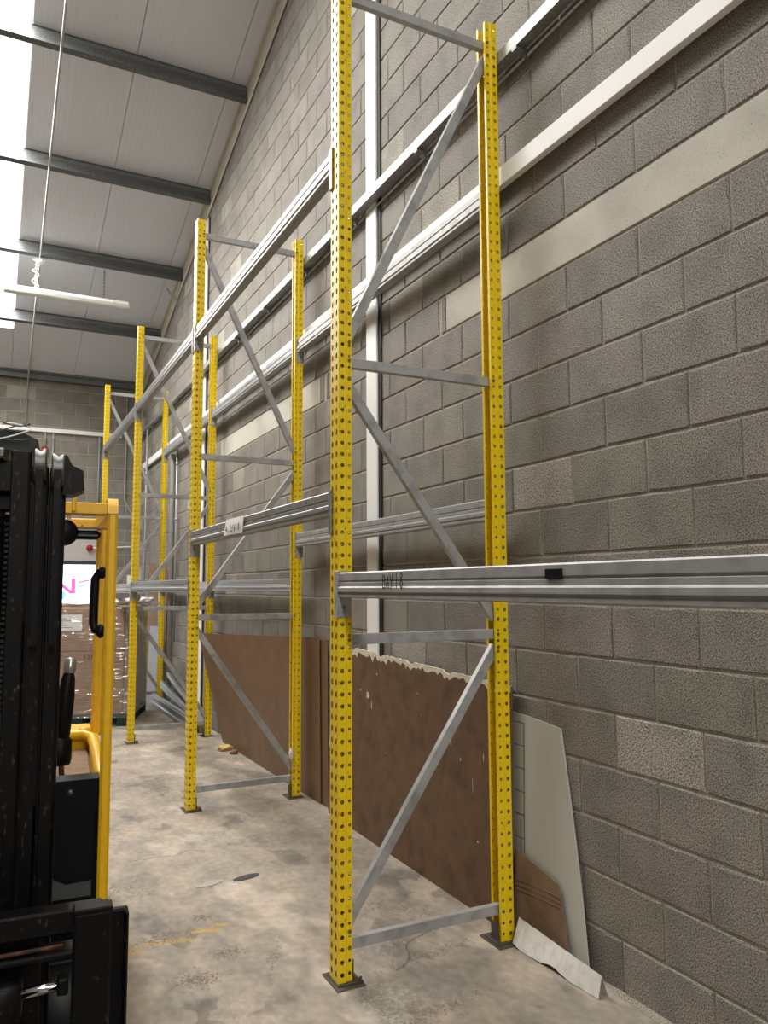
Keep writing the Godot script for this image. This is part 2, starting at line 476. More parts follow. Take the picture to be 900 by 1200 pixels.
func right_wall() -> void:
	var st := begin()
	var prof := PackedVector2Array()
	for s in [BACK, RIDGE, ES + 0.25]:
		prof.append(Vector2(s, roof_h(s) + 0.05))
	prof.append(Vector2(ES + 0.25, -0.1)); prof.append(Vector2(BACK, -0.1))
	extrude(st, prof, Vector3(WX + 0.006, 0, 0), Vector3(0, 0, -1), Vector3.UP, Vector3(0.22, 0, 0))
	var wall := struct("wall_right", st, M.mortar)
	var basis := Basis(Vector3(0, 0, 1), Vector3.UP, Vector3(-1, 0, 0))
	var spots := []
	for k in 42:
		var h := (k + 0.5) * 0.225
		var first := 2.946 - 0.45 * 12 + (0.225 if k % 2 else 0.0)
		for i in 42:
			var a := first + 0.45 * i + 0.005
			var pieces := [[a, a + 0.44]]
			if k == 14:        # two cast lintels lie in this course
				pieces = []
				for gap in [[-99.0, 0.5], [3.80, 3.868], [3.878, 5.60], [5.61, 5.68], [5.69, 5.765], [8.88, 99.0]]:
					var lo := maxf(a, gap[0])
					var hi := minf(a + 0.44, gap[1])
					if hi - lo > 0.03: pieces.append([lo, hi])
			for p in pieces:
				var s: float = (p[0] + p[1]) / 2.0
				if p[1] > ES - 0.01: continue
				if h - 0.11 > roof_h(s) + 0.02: continue
				var at := V(WX - rng.randf() * 0.0015, h, s)
				var tn := tone()
				if k == 4 and absf(s - 2.27) < 0.3: tn = 5
				if k == 4 and absf(s - 1.85) < 0.2: tn = 2
				spots.append([at, snappedf(p[1] - p[0], 0.005), 0.215, tn, seen_area(at, Vector3.LEFT) * (p[1] - p[0]), rng.randfn(0, 0.0025)])
	lay(spots, basis, wall)
	var n := 0
	for l in [[0.5, 3.79], [5.775, 8.87]]:
		var ls := begin()
		slab(ls, WX - 0.001, WX + 0.02, 14 * 0.225 + 0.006, 15 * 0.225 - 0.006, l[0], l[1], 0.004)
		var o := obj("concrete_lintel", ls, M.cast_concrete, wall)
		o.set_meta("label", "smooth pale cast concrete lintel strip flush in the grey blockwork")
		n += 1
	# mortar fillet and swept dirt along the foot of the wall
	var f := begin()
	var pts := []
	for i in 60:
		var s := 0.6 + i * 0.24
		pts.append([s, 0.008 + rng.randf() * 0.008, 0.010 + rng.randf() * 0.02])
	for i in pts.size() - 1:
		var a: Array = pts[i]
		var b: Array = pts[i + 1]
		quad(f, V(WX - a[1], 0.001, a[0]), V(WX - b[1], 0.001, b[0]), V(WX - 0.001, b[2], b[0]), V(WX - 0.001, a[2], a[0]))
	struct("trim_2", f, M.mortar)

func end_wall() -> void:
	# eaves wall with a doorway
	var d0 := 0.55; var d1 := 1.76; var dh := 2.115
	var st := begin()
	for r in [[WEST, d0, -0.1, 5.6], [d1, WX + 0.007, -0.1, 5.6], [d0, d1, dh, 5.6]]:
		slab(st, r[0], r[1], r[2], r[3], ES + 0.006, ES + 0.25)
	var wall := struct("wall_end", st, M.mortar)
	var spots := []
	for k in 25:
		var h := (k + 0.5) * 0.225
		for i in 34:
			var a := WX - 0.45 * (i + 1) + (0.225 if k % 2 else 0.0) + 0.005
			var b := minf(a + 0.44, WX - 0.002)
			var pieces := [[a, b]]
			if h - 0.11 < dh + 0.42 and a < d1 + 0.1 and b > d0 - 0.1:   # doorway and its rendered lintel
				pieces = []
				if a < d0 - 0.13: pieces.append([a, d0 - 0.10])
				if b > d1 + 0.13: pieces.append([d1 + 0.10, b])
			for p in pieces:
				if p[1] - p[0] < 0.03: continue
				var at := V((p[0] + p[1]) / 2.0, h, ES + rng.randf() * 0.0015)
				spots.append([at, snappedf(p[1] - p[0], 0.005), 0.215, tone(), seen_area(at, Vector3.BACK) * (p[1] - p[0]), rng.randfn(0, 0.003)])
	lay(spots, Basis(), wall)
	var ls := begin()
	slab(ls, d0 - 0.1, d1 + 0.1, dh + 0.01, dh + 0.40, ES - 0.002, ES + 0.02, 0.004)
	obj("door_lintel", ls, M.render_grey, wall)
	# door frame
	var fr := begin()
	slab(fr, d0 - 0.06, d1 + 0.06, dh - 0.05, dh + 0.01, ES - 0.02, ES + 0.2, 0.004)
	slab(fr, d0 - 0.06, d0, 0, dh - 0.05, ES - 0.02, ES + 0.2, 0.004)
	slab(fr, d1, d1 + 0.06, 0, dh - 0.05, ES - 0.02, ES + 0.2, 0.004)
	struct("door_1", fr, M.door_frame)

func other_shell() -> void:
	var st := begin()
	# floor, with the picture over the part that shows
	var fl := begin()
	fl.set_uv(Vector2(0, 0))
	var q := [[-3.0, 0.0, 0, 0], [2.4, 0.0, 1, 0], [2.4, ES, 1, 1], [-3.0, ES, 0, 1]]
	for i in [0, 2, 1, 0, 3, 2]:
		fl.set_uv(Vector2(q[i][2], q[i][3])); fl.add_vertex(V(q[i][0], 0, q[i][1]))
	var fm := mat("worn_floor", Color(1, 1, 1), 0.62)
	fm.albedo_texture = floor_picture(); fm.texture_repeat = false
	fm.metallic_specular = 0.45
	var floor_o := node_of("floor", done(fl), fm)
	floor_o.set_meta("kind", "structure")
	slab(st, WEST, -3.0, -0.15, 0.0, BACK, ES)
	slab(st, -3.0, 2.4, -0.15, 0.0, BACK, 0.0)
	slab(st, -3.0, 2.4, -0.15, -0.004, 0.0, ES)
	slab(st, WEST - 0.25, 2.55, -0.15, -0.002, ES, ES + 0.25)
	obj("floor_slab", st, M.concrete_floor, floor_o)
	var wl := begin()
	var prof := PackedVector2Array()
	for s in [BACK - 0.2, RIDGE, ES + 0.25]: prof.append(Vector2(s, roof_h(s) + 0.1))
	prof.append(Vector2(ES + 0.25, -0.15)); prof.append(Vector2(BACK - 0.2, -0.15))
	extrude(wl, prof, Vector3(WEST, 0, 0), Vector3(0, 0, -1), Vector3.UP, Vector3(-0.25, 0, 0))
	struct("wall_left", wl, M.render_grey)
	var wb := begin()
	slab(wb, WEST - 0.25, 2.55, -0.15, 5.7, BACK - 0.2, BACK)
	struct("wall_back", wb, M.render_grey)

func roof() -> void:
	# liner sheets one metre wide running down the slope; rooflights are sheets of their own
	var edge := 0.137
	var ceil_root := Node3D.new(); ceil_root.name = "ceiling"; add_child(ceil_root)
	ceil_root.set_meta("kind", "structure")
	var down := V(0, -RM, 1)
	var lights := [-1]
	for slope in [0, 1]:
		for i in range(-13, 4):
			var x0 := edge + i
			if slope == 1 and i > 2: continue
			var x1 := minf(x0 + 0.996, WX + 0.006)
			x0 = maxf(x0, WEST)
			if x1 - x0 < 0.05: continue
			var runs := [[RIDGE, ES + 0.25, false]]
			if lights.has(i): runs = [[RIDGE, 1.0, false], [1.0, 13.3, true], [13.3, ES + 0.25, false]]
			for r in runs:
				var a: float = r[0]
				var b: float = r[1]
				var st := begin()
				var prof := PackedVector2Array()
				var flat: bool = r[2]
				# underside with fine raised ribs, then the top
				var n := int(round((x1 - x0) / 0.062))
				prof.append(Vector2(x0, 0.006))
				prof.append(Vector2(x0 + 0.004, 0.0))
				if not flat:
					for k in range(1, n):
						var c := x0 + (x1 - x0) * k / n
						prof.append(Vector2(c - 0.007, 0.0)); prof.append(Vector2(c - 0.004, -0.0016)); prof.append(Vector2(c + 0.004, -0.0016)); prof.append(Vector2(c + 0.007, 0.0))
				prof.append(Vector2(x1 - 0.004, 0.0))
				prof.append(Vector2(x1, 0.006))
				prof.append(Vector2(x1, 0.06 if not flat else 0.02)); prof.append(Vector2(x0, 0.06 if not flat else 0.02))
				var o := V(0, roof_h(a), a)
				var dir := V(0, roof_h(b) - roof_h(a), b - a)
				if slope == 1:
					o = V(0, roof_h(a), 2 * RIDGE - a); dir.z = -dir.z
				extrude(st, prof, o, Vector3.RIGHT, Vector3.UP, dir)
				if flat:
					var g := obj("rooflight_sheet", st, M.rooflight, ceil_root)
					g.set_meta("label", "translucent white rooflight sheet")
				else:
					obj("roof_panel", st, M.roof_liner, ceil_root)
	# weather sheet over the joints
	var top := begin()
	for sl in [0, 1]:
		var e := ES + 0.3
		var z0 := V(0, roof_h(RIDGE) + 0.07, RIDGE)
		var z1 := V(0, roof_h(e) + 0.07, e if sl == 0 else 2 * RIDGE - e)
		var prof := PackedVector2Array([Vector2(WEST - 0.3, 0), Vector2(2.6, 0), Vector2(2.6, 0.03), Vector2(WEST - 0.3, 0.03)])
		extrude(top, prof, z0, Vector3.RIGHT, Vector3.UP, z1 - z0)
	obj("weather_sheet", top, M.roof_liner, ceil_root)
	# purlins
	var up := Vector3(0, 1, -RM).normalized()
	var along := V(0, -RM, 1).normalized()
	up = along.cross(Vector3.RIGHT).normalized()
	if up.y < 0: up = -up
	for i in 12:
		var s := 7.93 + 1.605 * (i - 5)
		if s > 13.2 : continue
		if s < RIDGE + 0.3: continue
		var st := begin()
		var z := PackedVector2Array([Vector2(0.065, 0), Vector2(0, 0), Vector2(0, -0.03), Vector2(0.012, -0.06), Vector2(0.012, -0.13), Vector2(0, -0.16), Vector2(0, -0.19), Vector2(0.07, -0.19), Vector2(0.07, -0.172), Vector2(0.066, -0.172), Vector2(0.066, -0.186), Vector2(0.004, -0.186), Vector2(0.004, -0.16), Vector2(0.016, -0.13), Vector2(0.016, -0.06), Vector2(0.004, -0.03), Vector2(0.004, -0.004), Vector2(0.065, -0.004)])
		extrude(st, z, V(WEST, roof_h(s) - 0.003, s), along, up, Vector3(WX - 0.003 - WEST, 0, 0))
		var o := obj("purlin", st, M.purlin_steel)
		tag(o, ["galvanised roof purlin cut by the top edge of the photo", "topmost galvanised roof purlin crossing the picture above the far racks", "second galvanised roof purlin from the top of the photo", "galvanised roof purlin that the unlit tube light hangs from", "lowest free galvanised roof purlin, just beyond the tube light"][clampi(i - 4, 0, 4)], "purlin", "roof purlins", "thing")
		if i < 4: o.set_meta("label", "galvanised roof purlin above the camera, out of the photo")
	var eb := begin()
	slab(eb, WEST, WX - 0.004, 5.30, 5.40, ES - 0.12, ES - 0.01, 0.004)
	slab(eb, WEST, WX - 0.004, 5.395, 5.43, ES - 0.16, ES - 0.005, 0.003)
	var ebo := obj("eaves_beam", eb, M.purlin_steel)
	tag(ebo, "dark steel eaves beam along the top of the end wall", "beam", "", "thing")
	# flashing where roof meets gable
	var fs := begin()
	var fp := PackedVector2Array([Vector2(0.002, 0.0), Vector2(0.002, -0.27), Vector2(0.012, -0.28), Vector2(0.016, -0.27), Vector2(0.010, -0.015), Vector2(0.03, -0.012), Vector2(0.03, -0.003)])
	for i in fp.size(): fp[i].x = WX - 0.004 - fp[i].x
	var o0 := V(0, roof_h(RIDGE) - 0.002, RIDGE)
	extrude(fs, fp, o0, Vector3.RIGHT, Vector3.UP, V(0, roof_h(ES) - roof_h(RIDGE), ES - RIDGE))
	struct("trim_1", fs, M.flashing)
	# short stay from the third purlin down to the wall
	var ct := begin()
	bar(ct, V(2.10, 6.02, 11.2), V(2.30, 5.78, 11.15), 0.05, 0.008, Vector3.FORWARD)
	tag(obj("purlin_stay", ct, M.galvanised), "short flat steel stay from purlin end down to the gable wall", "stay", "", "thing")

# ---------------------------------------------------------------- racking
func perforated(st: SurfaceTool, rust: SurfaceTool, o: Vector3, u: Vector3, width: float, height: float, t: Vector3, rows: Array) -> void:
	# a strip of sheet steel with real holes whose edges are bare and rusty; rows: [centre, half width, half height]
	var pitch := 0.05
	var n := int(height / pitch)
	var base := (height - n * pitch) / 2
	for e in [[0.0, base], [height - base, height]]:
		var a: Vector3 = o + Vector3.UP * e[0]
		var b: Vector3 = o + Vector3.UP * e[1]
		quad(st, a, a + u * width, b + u * width, b)
		quad(st, a + t + u * width, a + t, b + t, b + t + u * width)
	var cuts := [0.0]
	for i in rows.size() - 1: cuts.append((rows[i][0] + rows[i + 1][0]) / 2)
	cuts.append(width)
	for i in rows.size():
		var u0: float = cuts[i]
		var u1: float = cuts[i + 1]
		var cu: float = rows[i][0]
		for k in n:
			var v0 := base + k * pitch
			var v1 := v0 + pitch
			var cv: float = v0 + pitch / 2
			var rim := [Vector2(u0, v0), Vector2(cu, v0), Vector2(u1, v0), Vector2(u1, cv), Vector2(u1, v1), Vector2(cu, v1), Vector2(u0, v1), Vector2(u0, cv)]
			var hole := []
			var worn := []
			for j in 8:
				var a := TAU * (j - 3) / 8.0
				hole.append(Vector2(cu + cos(a) * rows[i][1], cv + sin(a) * rows[i][2]))
				var w := 0.0008 + 0.0018 * rng.randf()
				worn.append(Vector2(cu + cos(a) * (rows[i][1] + w), cv + sin(a) * (rows[i][2] + w * (1.6 if a < 0 else 1.0))))
			for j in 8:
				var j2 := (j + 1) % 8
				var p := [rim[j], rim[j2], worn[j2], worn[j], hole[j2], hole[j]]
				var w := []
				for x in p: w.append(o + u * x.x + Vector3.UP * x.y)
				quad(st, w[0], w[1], w[2], w[3])
				quad(st, w[1] + t, w[0] + t, w[5] + t, w[4] + t)
				quad(rust, w[3], w[2], w[4], w[5])
				quad(rust, w[5], w[4], w[4] + t, w[5] + t)

func post_meshes() -> Array:
	# aisle face at x = 0, open towards +x; local z across
	var st := begin()
	var ru := begin()
	var T := 0.0022
	var z := 0.045
	var H := TOP - 0.004
	var y0 := 0.004
	perforated(st, ru, Vector3(0, y0, -z), Vector3(0, 0, 1), 2 * z, H, Vector3(T, 0, 0), [[0.022, 0.0072, 0.0120], [0.068, 0.0072, 0.0120]])
	for sg in [-1.0, 1.0]:
		var tin := Vector3(0, 0, -sg * T)
		perforated(st, ru, Vector3(0, y0, sg * z), Vector3(1, 0, 0), 0.036, H, tin, [[0.019, 0.0072, 0.0072]])
		perforated(st, ru, Vector3(0.041, y0, sg * 0.039), Vector3(1, 0, 0), 0.027, H, tin, [[0.014, 0.0052, 0.0052]])
		var a := Vector3(0.036, y0, sg * z)
		var b := Vector3(0.041, y0, sg * 0.039)
		var u := Vector3(0, H, 0)
		quad(st, a, b, b + u, a + u)
		quad(st, b + tin, a + tin, a + tin + u, b + tin + u)
		var c := Vector3(0.068, y0, sg * 0.039)
		var d := Vector3(0.068, y0, sg * 0.024)
		quad(st, c, d, d + u, c + u)
		quad(st, d - Vector3(T, 0, 0), c - Vector3(T, 0, 0), c - Vector3(T, 0, 0) + u, d - Vector3(T, 0, 0) + u)
	return [done(st), done(ru)]

func rack_upright(at_s: float, mirrored: bool, label: String, post: Array) -> Node3D:
	var root := thing("rack_upright", label, "pallet racking", V(0, 0, at_s), 0.0, "yellow rack uprights along the wall", "thing")
	var p := node_of("post", post[0], M.rack_yellow, root)
	node_of("hole_edges", post[1], M.hole_rust, p)
	p.position = Vector3(XF, 0, 0); p.set_meta("label", "perforated yellow front post")
	var p2 := node_of("post", post[0], M.rack_yellow, root)
	node_of("hole_edges", post[1], M.hole_rust, p2)
	p2.position = Vector3(XR, 0, 0); p2.rotation.y = PI; p2.set_meta("label", "perforated yellow rear post by the wall")
	for k in 2:
		var f := begin()
		var cx := XF + 0.045 if k == 0 else XR - 0.045
		box(f, Vector3(cx - 0.065, 0.0, -0.085), Vector3(cx + 0.065, 0.006, 0.085), 0.002)
		box(f, Vector3(cx - 0.05, 0.006, -0.06), Vector3(cx + 0.05, 0.012, 0.06), 0.002)
		# angle cleat and anchor bolt
		var inn := 1.0 if k == 0 else -1.0
		box(f, Vector3(cx + inn * 0.028, 0.006, -0.03), Vector3(cx + inn * 0.034, 0.09, 0.03), 0.001)
		lathe(f, [Vector2(0, 0.03), Vector2(0.006, 0.03), Vector2(0.006, 0.014), Vector2(0.012, 0.014), Vector2(0.012, 0.006)], Vector3(cx + inn * 0.052, 0, 0.06), Vector3.UP, 6)
		obj("foot_plate", f, M.plate_steel, root)
	var a := XF + 0.048
	var b := XR - 0.048
	var lines := [[a, 0.145, b, 0.145], [a, 1.425, b, 1.425], [a, 2.675, b, 2.675], [a, 4.470, b, 4.470]]
	if mirrored: lines += [[a, 4.40, b, 2.76], [b, 2.60, a, 1.50], [a, 1.35, b, 0.21]]
	else: lines += [[b, 4.40, a, 2.76], [a, 2.59, b, 1.50], [b, 1.365, a, 0.21]]
	for l in lines:
		var st := begin()
		var flat: bool = l[1] == l[3]
		var p0 := Vector3(l[0], l[1], 0.012)
		var p1 := Vector3(l[2], l[3], 0.012)
		# a rolled channel with its web to the camera
		var d := (p1 - p0).normalized()
		var side := Vector3.FORWARD.cross(d)
		var w := 0.046
		var dp := 0.030
		var prof := PackedVector2Array([Vector2(-w / 2, 0.002), Vector2(-w / 2 + 0.002, 0), Vector2(w / 2 - 0.002, 0), Vector2(w / 2, 0.002), Vector2(w / 2, dp), Vector2(w / 2 - 0.012, dp), Vector2(w / 2 - 0.012, dp - 0.002), Vector2(w / 2 - 0.002, dp - 0.002), Vector2(w / 2 - 0.002, 0.002), Vector2(-w / 2 + 0.002, 0.002), Vector2(-w / 2 + 0.002, dp - 0.002), Vector2(-w / 2 + 0.012, dp - 0.002), Vector2(-w / 2 + 0.012, dp), Vector2(-w / 2, dp)])
		extrude(st, prof, p0 + Vector3(0, 0, 0.0), side, Vector3.FORWARD, p1 - p0)
		var br := obj("brace", st, M.rack_grey, root)
		br.set_meta("label", "grey horizontal brace" if flat else "grey diagonal brace")
		for e in [p0, p1]:
			var bs := begin()
			var ex: float = XF + 0.055 if e.x < 1.8 else XR - 0.055
			lathe(bs, [Vector2(0, 0.006), Vector2(0.0075, 0.006), Vector2(0.009, 0.003), Vector2(0.009, 0.0)], Vector3(ex, e.y, 0.039), Vector3(0, 0, 1), 6)
			obj("bolt", bs, M.bolt_steel, root)
	return root

func beam_profile(side: float) -> PackedVector2Array:
	# x outwards from the post plane is negative for side = 1; y down from the top
	var raw := [Vector2(0.047, 0), Vector2(0.004, 0), Vector2(0.0, -0.005), Vector2(0.0, -0.034), Vector2(0.005, -0.037), Vector2(0.005, -0.041), Vector2(0.0, -0.044), Vector2(0.0, -0.060), Vector2(-0.007, -0.066), Vector2(-0.007, -0.082), Vector2(0.001, -0.087), Vector2(0.001, -0.091), Vector2(-0.003, -0.094), Vector2(-0.003, -0.104), Vector2(0.004, -0.108), Vector2(0.048, -0.108), Vector2(0.054, -0.104), Vector2(0.054, -0.094), Vector2(0.050, -0.090), Vector2(0.050, -0.086), Vector2(0.057, -0.082), Vector2(0.057, -0.066), Vector2(0.050, -0.060), Vector2(0.050, -0.044), Vector2(0.046, -0.041), Vector2(0.046, -0.037), Vector2(0.050, -0.034), Vector2(0.050, -0.004)]
	var out := PackedVector2Array()
	for p in raw: out.append(Vector2(p.x * side, p.y))
	return out

func rack_beam(s0: float, s1: float, top: float, rear: bool, label: String, m: Material, group: String) -> Node3D:
	var x := XR if rear else XF
	var side := -1.0 if rear else 1.0
	var a := s0 + 0.0475
	var b := s1 - 0.0475
	var root := thing("rack_beam", label, "rack beam", V(0, 0, 0), 0.0, group, "thing")
	var st := begin()
	extrude(st, beam_profile(side), V(x, top, a + 0.004), Vector3.RIGHT, Vector3.UP, V(0, 0, b - a - 0.008))
	obj("box_section", st, m, root)
	for e in [[a, 1.0], [b, -1.0]]:
		var s: float = e[0]
		var d: float = e[1]
		var c := begin()
		slab(c, x - side * 0.006, x + side * 0.058, top + 0.006, top - 0.195, s, s + d * 0.004, 0.001)
		slab(c, x - side * 0.008, x - side * 0.003, top + 0.006, top - 0.195, s + d * 0.004, s - d * 0.028, 0.001)
		# folded gusset below the section
		var g := PackedVector2Array([Vector2(x - side * 0.004, top - 0.108), Vector2(x + side * 0.05, top - 0.108), Vector2(x + side * 0.012, top - 0.19), Vector2(x - side * 0.004, top - 0.19)])
		extrude(c, g, V(0, 0, s + d * 0.004), Vector3.RIGHT, Vector3.UP, V(0, 0, d * 0.006))
		obj("end_connector", c, m, root)
		var k := begin()
		lathe(k, [Vector2(0, 0.004), Vector2(0.006, 0.004), Vector2(0.007, 0.0)], V(x + side * 0.02, top - 0.15, s + d * 0.006), V(0, 0, d), 8)
		obj("lock_pin", k, M.sealant, root)
	return root

func glyphs(text: String) -> Array:
	# hand-drawn capital strokes in a 1 x 1.5 cell
	var G := {
		"B": [[Vector2(0.1, 0), Vector2(0.1, 1.5), Vector2(0.6, 1.45), Vector2(0.75, 1.15), Vector2(0.5, 0.85), Vector2(0.12, 0.8)], [Vector2(0.5, 0.85), Vector2(0.85, 0.5), Vector2(0.7, 0.08), Vector2(0.1, 0)]],
		"A": [[Vector2(0, 0), Vector2(0.45, 1.5), Vector2(0.9, 0)], [Vector2(0.2, 0.6), Vector2(0.75, 0.65)]],
		"Y": [[Vector2(0.05, 1.45), Vector2(0.45, 0.7)], [Vector2(0.95, 1.6), Vector2(0.3, -0.15)]],
		"1": [[Vector2(0.45, 1.5), Vector2(0.45, 0.0)]],
		"8": [[Vector2(0.5, 0.85), Vector2(0.2, 1.15), Vector2(0.45, 1.5), Vector2(0.75, 1.2), Vector2(0.5, 0.85), Vector2(0.15, 0.4), Vector2(0.45, 0.0), Vector2(0.8, 0.4), Vector2(0.5, 0.85)]],
		"4": [[Vector2(0.6, 0), Vector2(0.55, 1.4), Vector2(0.05, 0.5), Vector2(0.9, 0.5)]],
		".": [[Vector2(0.3, 0.0), Vector2(0.4, 0.1)]],
		"2": [[Vector2(0.1, 1.2), Vector2(0.45, 1.5), Vector2(0.8, 1.1), Vector2(0.1, 0), Vector2(0.9, 0.05)]],
		"6": [[Vector2(0.75, 1.5), Vector2(0.2, 0.7), Vector2(0.3, 0.05), Vector2(0.75, 0.1), Vector2(0.8, 0.6), Vector2(0.25, 0.7)]],
		"/": [[Vector2(0.1, -0.2), Vector2(0.9, 1.6)]],
	}
	var out := []
	for i in text.length():
		for l in G.get(text[i], []):
			var line := []
			for p in l: line.append(p + Vector2(i * 1.15, 0))
			out.append(line)
	return out

func lettering(text: String, height: float, depth := 0.0015) -> ArrayMesh:
	var f := SystemFont.new(); f.font_names = PackedStringArray(["Droid Sans"]); f.font_weight = 700
	var t := TextMesh.new(); t.font = f; t.text = text; t.font_size = 32; t.pixel_size = height / 24.0; t.depth = depth; t.curve_step = 2.0
	var a := ArrayMesh.new()
	a.add_surface_from_arrays(Mesh.PRIMITIVE_TRIANGLES, t.surface_get_arrays(0))
	return a

func racking() -> void:
	var post := post_meshes()
	rack_upright(SA, false, "tall yellow perforated rack upright nearest the camera, with grey zigzag bracing", post)
	rack_upright(SA + BAY, true, "second yellow rack upright, behind the nearest one and beside the smooth brown board", post)
	rack_upright(SA + 2 * BAY, true, "third yellow rack upright, partly behind the leaning brown board", post)
	rack_upright(SA + 3 * BAY, true, "farthest yellow rack upright, beside the shrink-wrapped pallet near the end wall", post)
	var S := [SA, SA + BAY, SA + 2 * BAY, SA + 3 * BAY]
	var gt := "upper rack beams"
	var gl := "lower rack beams"
	rack_beam(S[0], S[1], 3.70, false, "shiny upper front beam running from the nearest yellow upright to the second", M.galvanised, gt)
	rack_beam(S[1], S[2], 3.70, false, "shiny upper front beam from the second yellow upright to the third", M.galvanised, gt)
	rack_beam(S[2], S[3], 3.70, false, "upper front beam ending at the farthest yellow upright", M.galvanised, gt)
	rack_beam(S[0], S[1], 3.71, true, "upper rear beam under the white trunking behind the nearest bay", M.rack_grey, gt)
	rack_beam(S[1], S[2], 3.71, true, "upper rear beam under the white trunking behind the middle bay", M.rack_grey, gt)
	rack_beam(S[2], S[3], 3.71, true, "upper rear beam at the farthest bay, by the downpipe", M.rack_grey, gt)
	var lb := rack_beam(S[0], S[1], 2.085, false, "scuffed lower front beam with a handwritten paper sign stuck on it", M.galvanised, gl)
	rack_beam(S[0], S[1], 2.09, true, "lower rear beam against the blockwork behind the nearest yellow upright", M.rack_grey, gl)
	rack_beam(S[1], S[2], 1.72, false, "lower front beam between the second and third yellow uprights", M.galvanised, gl)
	rack_beam(S[1], S[2], 1.725, true, "lower rear beam above the top edge of the smooth brown board", M.galvanised, gl)
	rack_beam(S[2], S[3], 1.70, false, "lower front beam just above the shrink-wrapped pallet", M.rack_grey, gl)
	rack_beam(S[2], S[3], 1.72, true, "lower rear beam in the farthest bay, in front of the downpipe", M.rack_grey, gl)
	var bay := rack_beam(S[0] - BAY, S[0], 1.718, false, "grey beam marked BAY 18 crossing the right half of the photo", M.rack_grey, gl)
	# felt pen on the near beam: reads from the aisle, letters run towards the camera
	var ux := V(0, 0, -0.0265); var uy := Vector3(0, 0.0205, 0)
	var pen := begin()
	ribbon(pen, glyphs("BAY"), V(XF - 0.0082, 1.650, 2.660), ux, uy * 1.62, 0.005)
	obj("pen_letters", pen, M.ink, bay).set_meta("label", "BAY written in black felt pen")
	var pen2 := begin()
	ribbon(pen2, glyphs("18"), V(XF - 0.0082, 1.650, 2.560), ux * 1.25, uy * 1.95, 0.005)
	obj("pen_numbers", pen2, M.ink, bay).set_meta("label", "18 written in black felt pen")
	var lbl := begin()
	box(lbl, Vector3(XF - 0.005, 1.676, -1.683), Vector3(XF + 0.001, 1.703, -1.615), 0.0012)
	obj("black_clip", lbl, M.black_rubber, bay)
	# paper sign on the lower beam of the next bay
	var sg := begin()
	var gp := bent(V(XF - 0.0105, 1.990, 4.965), V(XF - 0.0105, 1.984, 4.545), V(XF - 0.006, 2.089, 4.53), V(XF - 0.004, 2.094, 4.935), 8, 4, Vector3(-0.004, 0, 0))
	sheet(sg, gp, Vector3(0.0008, 0, 0))
	var sign_o := thing("paper_sign", "white handwritten paper sign stuck on the scuffed lower beam", "sign", Vector3.ZERO, 0, "", "thing")
	obj("paper", sg, M.paper, sign_o)
	var sp := begin()
	ribbon(sp, glyphs("4.2/618"), V(XF - 0.0165, 2.008, 4.90), V(0, 0, -0.040), Vector3(0, 0.026, 0.0), 0.007)
	obj("handwriting", sp, M.ink, sign_o)
	# loose beams laid along the wall in the farthest bay
	var spots := [[2.185, 0.055, 8.98, 2.18, 0.30, 11.3], [2.10, 0.032, 9.1, 2.09, 0.032, 11.45], [2.105, 0.116, 9.0, 2.095, 0.116, 11.4], [2.25, 0.06, 9.05, 2.25, 0.44, 11.2]]
	var names := ["loose grey beam slanting up the wall in the farthest bay", "loose grey beam lying flat on the floor in the farthest bay, nearest the aisle", "loose grey beam laid on top of another on the floor by the wall", "loose grey beam propped highest against the wall in the farthest bay"]
	for i in spots.size():
		var p: Array = spots[i]
		var st := begin()
		var a: Vector3 = V(p[0], p[1], p[2])
		var b: Vector3 = V(p[3], p[4], p[5])
		bar(st, a, b, 0.045, 0.1 if i % 2 == 0 else 0.06, Vector3.RIGHT, 0.004)
		bar(st, a + Vector3(-0.026, 0.01, 0), b + Vector3(-0.026, 0.01, 0), 0.012, 0.03, Vector3.RIGHT, 0.003)
		tag(obj("loose_beam", st, M.galvanised), names[i], "rack beam", "loose beams on the floor", "thing")

